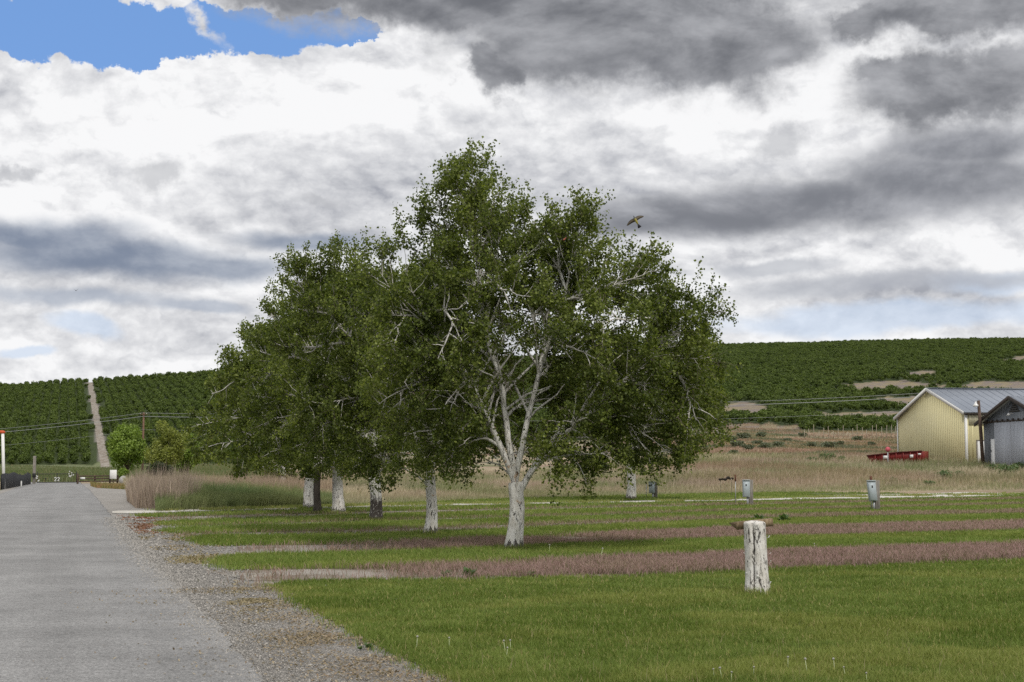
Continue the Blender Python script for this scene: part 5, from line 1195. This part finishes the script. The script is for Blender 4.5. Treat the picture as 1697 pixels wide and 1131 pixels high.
# ------------------------------------------------------------------ end of the lane: black screen, white pole, gate, rail fence, sign
def lg(px, Y): p = gl(px, Y); p[2] = float(H(p[0], p[1])); return p
A1, B1 = lg(4, 110), lg(52, 146); root = empty('screen_fence', A1); tag(root, 'low solid black screen fence with a wavy top edge at the left of the lane', 'fence')
d = B1 - A1; t_ = np.linspace(0, 1, 40); hts = np.interp(t_, [0, .1, .2, .35, .5, .62, .78, .86, .93, 1.0], [1.18, 1.2, 1.16, 1.28, 1.05, .98, .98, 1.22, 1.02, 1.0])
mb = MB(); nrm = unit(np.array([d[1], -d[0], 0])) * .04
top = [d * t + UP * h for t, h in zip(t_, hts)]; bot = [d * t - UP * .1 for t in t_]
ring = np.array(bot + top[::-1]); m1 = len(ring)
for i in range(len(t_) - 1): mb.hexa([bot[i], bot[i + 1], bot[i + 1] + nrm, bot[i] + nrm, top[i], top[i + 1], top[i + 1] + nrm, top[i] + nrm])
mb.build('panel', MATS['black_panel'], root)
for t in np.linspace(0.02, .98, 6): mb = MB(); p = d * t - nrm * 1.5; mb.box(p + UP * .5, (.09, .09, 1.2)); mb.build('post', MATS['black_metal'], root)
Yw = 113; b = lg(8.5, Yw); t = pt(4.5, 714, Yw) - b; root = empty('marker_pole', b); tag(root, 'tall white pole with an orange cap behind the black screen fence', 'pole')
mb = MB(); mb.tube([(0, 0, -.2), t * .5, t * .97], .115, 12); mb.build('pole', MATS['white_paint'], root, smooth=True); mb = MB(); mb.tube([t * .955 - UP * .02, t * .965, t * .99, t], [.12, .19, .17, .06], 12); mb.tube([t * .975 - np.array([.30, 0, -.02]), t * .975], [.10, .13], 8); mb.build('cap', MATS['orange_cap'], root, smooth=True)
b = lg(37, 128); root = empty('marker_stub', b); tag(root, 'short white marker post in front of the black screen fence', 'marker'); mb = MB(); mb.box((0, 0, .2), (.10, .10, .55), bev=.01); mb.build('post', MATS['white_paint'], root); mb = MB(); mb.box((0, 0, .49), (.12, .12, .04), bev=.01); mb.build('cap', MATS['galv'], root)
b = lg(58, 150); root = empty('gate_post', b); h = float(pt(58, 756, 150)[2] - b[2]); tag(root, 'tall weathered wooden gate post at the end of the black screen', 'post'); mb = MB(); mb.box((0, 0, h / 2 - .1), (.26, .26, h + .2), bev=.03); mb.build('post', MATS['grey_wood'], root)
mb = MB(); mb.box((.05, -.2, .85), (.34, .18, .42), bev=.04); mb.build('gate_opener', MATS['black_metal'], root)
GA, GB = lg(63, 152), lg(128, 156); d = GB - GA; Lg_ = np.linalg.norm(d); u = d / Lg_; root = empty('driveway_gate', GA); tag(root, 'dark metal driveway gate with white digits 22 across the end of the lane', 'gate'); gz = .12; gh = float(pt(70, 786, 152)[2] - GA[2])
mb = MB()
for z_ in (gz, gh): mb.tube([UP * z_, d + UP * z_], .04, 8)
for x in np.linspace(0, Lg_, 3): mb.tube([u * x + UP * gz, u * x + UP * (gh + (.1 if 0 < x < Lg_ else .25))], .045, 8)
mb.build('frame', MATS['black_metal'], root)
mb = MB()
for x in np.arange(.35, Lg_, .35): mb.tube([u * x + UP * gz, u * x + UP * gh], .009, 5)
for z_ in np.linspace(gz, gh, 5)[1:-1]: mb.tube([UP * z_, d + UP * z_], .010, 5)
mb.build('bars', MATS['black_metal'], root)
def digit2(mb, c, w, h, r):
    a = np.linspace(math.pi, -.5, 11); P = [c + u * (w * .5 * math.cos(t)) + UP * (h * .26 + h * .24 * math.sin(t)) for t in a]; P += [c + u * (-w * .5) - UP * h * .5]; P2 = [P[-1], c + u * (w * .55) - UP * h * .5]; off = np.array([u[1], -u[0], 0]) * .07
    mb.tube(np.array(P) + off, r, 6); mb.tube(np.array(P2) + off, r, 6)
for px_ in (92.2, 97.2):
    mb = MB(); c = u * ((px_ - 63) / 65 * Lg_); zc = float(pt(px_, 794.5, 154)[2]) - GA[2]; digit2(mb, c + UP * zc, .24, .36, .032); mb.build('digit', MATS['white_paint'], root)
g = np.random.default_rng(4)
for cpx, n_ in ((118.5, 9), (62, 8)):
    mb = MB(); ctr = u * ((cpx - 63) / 65 * Lg_)
    for q in range(n_):
        c = ctr + u * g.normal(0, .16) + UP * (gh * .75 + g.normal(0, .22)) + np.array([u[1], -u[0], 0]) * .08
        for w_ in range(5): aa = w_ * 1.2566; e = u * math.cos(aa) + UP * math.sin(aa); f_ = np.array([u[1], -u[0], 0]); s_ = np.cross(e, f_); mb.prism([c, c + e * .05 + s_ * .028, c + e * .085, c + e * .05 - s_ * .028], f_ * .012)
    mb.build('flower_ornament', MATS['white_paint'], root)
mb = MB(); c = u * ((77 - 63) / 65 * Lg_) + UP * gh * .5; mb.box(c + np.array([0, -.06, 0]), (.16, .05, .16), bev=.02); mb.build('latch', MATS['black_metal'], root)
FA, FB = lg(130, 148), lg(196, 156); d = FB - FA; Lf = np.linalg.norm(d); u = d / Lf; root = empty('rail_fence', FA); tag(root, 'dark brown rail fence between the gate and the white sign board', 'fence'); hf_ = float(pt(131, 788.5, 148)[2] - FA[2]); nrm = np.array([u[1], -u[0], 0])
for x in (0.0, .42, .80, 1.0): mb = MB(); hh_ = hf_ * (1.25 if x == 0 else 1.0); mb.box(d * x + UP * (hh_ / 2 - .1), (.17, .17, hh_ + .2), bev=.015); mb.build('post', MATS['brown_wood'], root)
for f_ in (.28, .62, .93): mb = MB(); beam(mb, nrm * .10 + UP * hf_ * f_, d + nrm * .10 + UP * hf_ * f_, nrm * .022, UP * .065); mb.build('rail', MATS['brown_wood'], root)
c = lg(138, 148.5); c = pt(138, 793, 148.3); o = MB(); o.hexa([(-.24, 0, -.10), (.24, 0, -.10), (.24, .03, -.10), (-.24, .03, -.10), (-.24, 0, .10), (.24, 0, .10), (.24, .03, .10), (-.24, .03, .10)]); so_ = o.build('fence_plate', MATS['white_paint']); so_.location = c - np.array([0, .22, 0]); tag(so_, 'small white plate hanging on the dark rail fence', 'sign')
c = pt(188.5, 786.5, 154.0); mb = MB(); mb.box((0, 0, 0), (.70, .05, .92), bev=.012); root = empty('sign_board', (c[0], c[1] - .2, float(H(c[0], c[1])))); tag(root, 'blank white sign board above the right end of the dark rail fence', 'sign')
mb = MB(); zc = c[2] - root.location[2]; mb.box((0, 0, zc), (.70, .05, .92), bev=.012); mb.build('board', MATS['white_paint'], root); mb = MB(); mb.box((0, .07, zc / 2 - .1), (.10, .08, zc + .2)); mb.build('post', MATS['brown_wood'], root)
b = lg(206, 158); mb = MB(); V_, F_ = ico(3); V_ = V_ * (1 + .25 * (fbm(V_[:, 0] * 1.7 + 9, V_[:, 1] * 1.7 + V_[:, 2] + 9, 3) - .5)[:, None]); o = mk('boulder', V_ * np.array([.5, .45, .5]) , [F_], MATS['concrete'], attrs={'col': np.ones((len(V_), 3))}, smooth=True); o.location = b + UP * .25; tag(o, 'pale grey boulder right of the white sign board', 'boulder')

# ------------------------------------------------------------------ power line
PL = [(-260, 300, 727, 712), (237, 300, 687, 760), (820, 300, 672, 760), (1560, 300, 652, 770)]
tops = []
for i, (px_, Y_, py_, _) in enumerate(PL):
    b = lg(px_, Y_); tp = pt(px_, py_, Y_); hgt = tp[2] - b[2]; tops.append(tp)
    if i in (0, 3): continue
    root = empty('power_pole', b); tag(root, ['', 'reddish wooden power pole rising behind the bright green tree', 'wooden power pole hidden behind the birch crowns'][i], 'power pole')
    mb = MB(); mb.tube([(0, 0, -.5), (0, 0, hgt * .5), (0, 0, hgt + .4)], [.24, .21, .17], 10); mb.build('pole', MATS['red_wood'], root, smooth=True)
    mb = MB(); mb.box((0, -.22, hgt), (1.5, .11, .13)); mb.build('crossarm', MATS['red_wood'], root)
    for x in (-.65, .65): mb = MB(); mb.tube([(x, -.22, hgt + .06), (x, -.22, hgt + .16), (x, -.22, hgt + .25)], [.05, .07, .03], 8); mb.build('insulator', MATS['lamp_glass'], root)
def wire(name, label, offs, r):
    P = []
    for a, b in zip(tops[:-1], tops[1:]):
        s = np.linspace(0, 1, 26)[:-1]; q = a[None] * (1 - s)[:, None] + b[None] * s[:, None]; q[:, 2] -= 2.0 * 4 * s * (1 - s) * .45; P.append(q)
    P = np.concatenate(P + [tops[-1][None]]) + np.asarray(offs); mb = MB(); mb.tube(P, r, 5); o = mb.build(name, MATS['wire_metal']); tag(o, label, 'wire', 'wires strung along the foot of the hillside')
wire('power_wire', 'upper thin grey wire of the pair crossing the hillside', (0, -.25, .28), .028)
wire('power_wire', 'thicker pale lower wire of the pair crossing the hillside', (0, -.2, -.42), .042)
wire('power_wire', 'faint single wire sagging well below the pair of wires', (0, -.2, -3.1), .018)

# ------------------------------------------------------------------ stakes at the orchard edge, sagebrush, shrubs in the field
sp = None; g = np.random.default_rng(12)
for x in np.concatenate([np.arange(1333, 1486, 8.0), [1252, 1290]]):
    yb = 727 if x > 1300 else 713; dx, dy, dz = [float(q) for q in ray(x, yb)]
    t = np.arange(150, 420, .5); k = np.argmax(H(dx * t, dy * t) > EYE + dz * t); p = np.array([dx * t[k], dy * t[k], float(H(dx * t[k], dy * t[k]))])
    if sp is None: mb = MB(); mb.tube([(0, 0, -.2), (.01, 0, 1.1), (0, 0, 2.4)], [.065, .055, .045], 7); sp = mb.build('orchard_stake', MATS['pale_wood']); o = sp
    else: o = sp.copy(); COL.objects.link(o)
    o.location = p; o.scale = (1, 1, g.uniform(.55, 1.15) * (1 if x > 1300 else .5)); o.rotation_euler = (g.normal(0, .03), g.normal(0, .05), g.uniform(0, 6))
    tag(o, 'pale wooden stake standing at the lower edge of the orchard', 'stake', 'stakes along the lower orchard edge')
sb = None
for (x, y, s_) in [(1222, 742, 1.0), (1240, 746, .8), (1268, 744, .9), (1254, 738, .7), (1290, 741, .8), (1232, 728, .9), (1262, 724, .7), (1305, 733, .6), (1345, 742, .8), (1372, 744, 1.0), (1210, 733, .9), (1392, 738, .6), (1420, 731, .7), (1330, 724, .6), (1215, 755, .8), (1445, 739, .6)]:
    dx, dy, dz = [float(q) for q in ray(x, y)]; t = np.arange(90, 420, .5); k = np.argmax(H(dx * t, dy * t) > EYE + dz * t); p = np.array([dx * t[k], dy * t[k], float(H(dx * t[k], dy * t[k]))])
    if sb is None:
        cs = [(math.cos(q * 2.4) * .55 * (q / 9) ** .5, math.sin(q * 2.4) * .55 * (q / 9) ** .5, .42 + .25 * math.sin(q * 1.7)) for q in range(10)]; V_, Q_, ti = leaf_cloud(cs, [.38] * 10, 700, .20, 6, .85); V_[:, 2] = np.maximum(V_[:, 2], 0); sb = mk('sagebrush', V_, [Q_], MATS['sage_leaf'], attrs={'tint': ti}); o = sb
    else: o = sb.copy(); COL.objects.link(o)
    o.location = p; k2 = s_ * .85 * p[1] / 190; o.scale = (1.5 * k2, 1.5 * k2, 1.1 * k2); o.rotation_euler = (0, 0, g.uniform(0, 6.28)); tag(o, 'grey green sagebrush clump on the reddish slope below the orchard', 'shrub', 'sagebrush clumps on the slope')
wb = None
for (x, y, s_) in [(1565, 797, 1.0), (1590, 792, .7), (1650, 785, 1.0), (1672, 790, 1.2), (1690, 783, 1.1), (1370, 765, 1.1), (1345, 768, .8), (1395, 766, .8), (1270, 775, .6), (1480, 800, .5), (1540, 806, .5)]:
    dx, dy, dz = [float(q) for q in ray(x, y)]; t = np.arange(60, 420, .5); k = np.argmax(H(dx * t, dy * t) > EYE + dz * t); Y_ = t[k] * dy; p = np.array([dx * t[k], Y_, float(H(dx * t[k], Y_))])
    if wb is None:
        cs = [(math.cos(q * 2.4) * .6 * (q / 9) ** .5, math.sin(q * 2.4) * .6 * (q / 9) ** .5, .5 + .3 * math.sin(q * 1.7)) for q in range(10)]; V_, Q_, ti = leaf_cloud(cs, [.36] * 10, 900, .14, 16, 1.0); V_[:, 2] = np.maximum(V_[:, 2], 0); wb = mk('green_weed', V_, [Q_], MATS['weed_leaf'], attrs={'tint': ti}); o = wb
    else: o = wb.copy(); COL.objects.link(o)
    k2 = s_ * .75; o.location = p; o.scale = (1.4 * k2, 1.3 * k2, 1.0 * k2); o.rotation_euler = (0, 0, g.uniform(0, 6.28)); tag(o, 'bushy green weed growing up through the dry field grass', 'weed', 'green weeds in the dry field')
# broad weeds at the lawn edges, and dandelion clocks
bw = None
for (x, y, s_) in [(738, 957, 1.0), (776, 958, 1.5), (880, 957, .9), (610, 1077, .9), (597, 1079, .6), (1300, 866, 1.3), (1258, 863, 1.0), (655, 1000, .6)]:
    p = gpt(x, y)
    if bw is None:
        V_ = []; Q2 = []; g3 = np.random.default_rng(3)
        for q in range(26):
            a = q * 2.4; L_ = g3.uniform(.07, .15); el = g3.uniform(.3, 1.2); d = np.array([math.cos(a) * math.cos(el), math.sin(a) * math.cos(el), math.sin(el)]); s2 = np.array([-math.sin(a), math.cos(a), 0]) * L_ * .2; i0 = len(V_); V_ += [(0, 0, 0), d * L_ * .5 + s2, d * L_ * np.array([1, 1, .8]), d * L_ * .5 - s2]; Q2.append([i0, i0 + 1, i0 + 2, i0 + 3])
        bw = mk('broadleaf_weed', np.array([np.array(v, float) for v in V_]), [np.array(Q2)], MATS['weed_leaf'], attrs={'tint': np.repeat(g3.uniform(0, .5, 26), 4)}); o = bw
    else: o = bw.copy(); COL.objects.link(o)
    o.location = p + UP * .01; k2 = s_ * p[1] / 20; o.scale = (k2, k2, k2); o.rotation_euler = (0, 0, g.uniform(0, 6.28)); tag(o, 'small dark green broadleaf weed at the edge of a gravel strip', 'weed', 'broadleaf weeds along the lawn edges')
dn = None
for (x, y) in [(1436, 1125), (1337, 1108), (1386, 1106), (1402, 1114), (1184, 1118), (1197, 1121), (1249, 1116), (1306, 1100), (837, 1073), (840, 1082), (745, 1066), (691, 1068), (848, 1069), (1350, 914), (996, 926), (910, 917), (590, 858), (1210, 1124)]:
    p = gpt(x, min(y + 14, 1140) if y > 1000 else y + 3)
    if dn is None:
        dn = empty('dandelion_clock', p); mb = MB(); mb.tube([(0, 0, 0), (.004, 0, .05), (0, .003, .115)], .0022, 5, (.45, .5, .3)); mb.build('stem', MATS['feather'], dn); V_, F_ = ico(2); mb = MB(); mb.add(V_ * .0092 * (1 + .15 * np.random.default_rng(1).normal(0, 1, (len(V_), 1))) + np.array([0, .003, .125]), [F_]); mb.build('seed_head', MATS['puff'], dn); o = dn
    else:
        o = dn.copy(); COL.objects.link(o)
        for ch in dn.children: c = ch.copy(); COL.objects.link(c); c.parent = o
    o.location = p; k2 = g.uniform(.8, 1.15) * (p[1] / 12) ** .5; o.scale = (k2, k2, k2); o.rotation_euler = (g.normal(0, .1), g.normal(0, .1), g.uniform(0, 6)); tag(o, 'white dandelion seed head on a thin stem in the grass', 'dandelion', 'dandelion clocks in the lawn')

# ------------------------------------------------------------------ birds in flight
def bird(name, label, P, span, yaw, pitch, roll, belly, back, tailc, flap):
    """one continuous body with tail fan, the two wings swept and raised by flap"""
    mb = MB(); L_ = span * .52
    xs = np.array([-.50, -.44, -.36, -.22, -.05, .12, .25, .33, .40, .45, .50]) * L_; rs = np.array([.004, .035, .075, .10, .098, .08, .055, .06, .045, .016, .003]) * L_ * 1.15
    k = 10; a = np.arange(k) * 2 * math.pi / k
    V = np.stack([np.repeat(xs, k), np.tile(np.cos(a), len(xs)) * np.repeat(rs, k), np.tile(np.sin(a), len(xs)) * np.repeat(rs, k) * .92], -1)
    i0 = np.arange(len(xs) - 1)[:, None] * k; j = np.arange(k)[None]; q = np.stack([i0 + j, i0 + (j + 1) % k, i0 + k + (j + 1) % k, i0 + k + j], -1).reshape(-1, 4)
    mb.add(V, [q]); C0 = np.where((V[:, 2:3] < .01 * L_) & (V[:, :1] < .22 * L_), np.array(belly), np.array(back)); mb.C[-1] = np.where(V[:, :1] > .47 * L_, np.array([.02, .02, .02]), C0)
    for s in (-1, 1):
        n = 9; f = np.linspace(0, 1, n); y = s * f * span * .5; lead = L_ * (.22 + .10 * np.sin(f * 2.4) - .34 * f ** 2); ch = L_ * np.interp(f, [0, .3, .6, .85, 1], [.36, .36, .30, .20, .03]); z = span * .5 * (flap * f - .10 * f * f)
        th = .012 * L_ * (1.2 - f)
        T = np.stack([np.stack([lead, y, z + th], -1), np.stack([lead - ch, y, z], -1), np.stack([lead - ch * .4, y, z - th * .5], -1)], 1).reshape(-1, 3)
        i0 = np.arange(n - 1)[:, None] * 3; j = np.arange(3)[None]; q = np.stack([i0 + j, i0 + (j + 1) % 3, i0 + 3 + (j + 1) % 3, i0 + 3 + j], -1).reshape(-1, 4); mb.add(T, [q]); w_ = np.tile(np.array([[.055, .045, .035], [.17, .14, .10], [.12, .10, .07]]), (n, 1)); mb.C[-1] = w_
    tv = [(-.40 * L_, -.03 * L_, .012 * L_), (-.40 * L_, .03 * L_, .012 * L_)] + [(-.80 * L_ - .04 * L_ * math.cos(q * 1.5), .20 * L_ * q, .0) for q in (1, .5, 0, -.5, -1)]
    mb.prism(tv, (0, 0, -.012 * L_), tailc)
    o = mb.build(name, MATS['feather'], smooth=False); o.location = P; o.rotation_euler = mathutils.Euler((roll, pitch, yaw)); tag(o, label, 'bird'); return o
bA_ = bird('flying_bird', 'pale bellied bird with spread wings and dark fanned tail in the sky above the crown', pt(1053.5, 365, 27.0), .37, math.radians(128), math.radians(-48), math.radians(12), (.30, .26, .06), (.12, .125, .13), (.012, .012, .012), .42)
x_ = unit(np.array([-.48, -.15, .86])); y_ = unit(np.array([.87, .1, .49]) - x_ * (np.array([.87, .1, .49]) @ x_)); z_ = np.cross(x_, y_)
bA_.rotation_euler = mathutils.Matrix([[x_[i], y_[i], z_[i]] for i in range(3)]).to_euler()
bird('flying_bird', 'small reddish brown bird flying before the upper right of the birch crown', pt(936, 396, 25.2), .26, math.radians(60), math.radians(-30), math.radians(-35), (.30, .08, .04), (.20, .07, .04), (.06, .03, .02), .5)
bird('flying_bird', 'tiny distant dark bird gliding in the sky above the left hillside', pt(126, 482, 120), .46, math.radians(85), math.radians(-4), 0, (.03, .03, .03), (.02, .02, .02), (.02, .02, .02), .75)
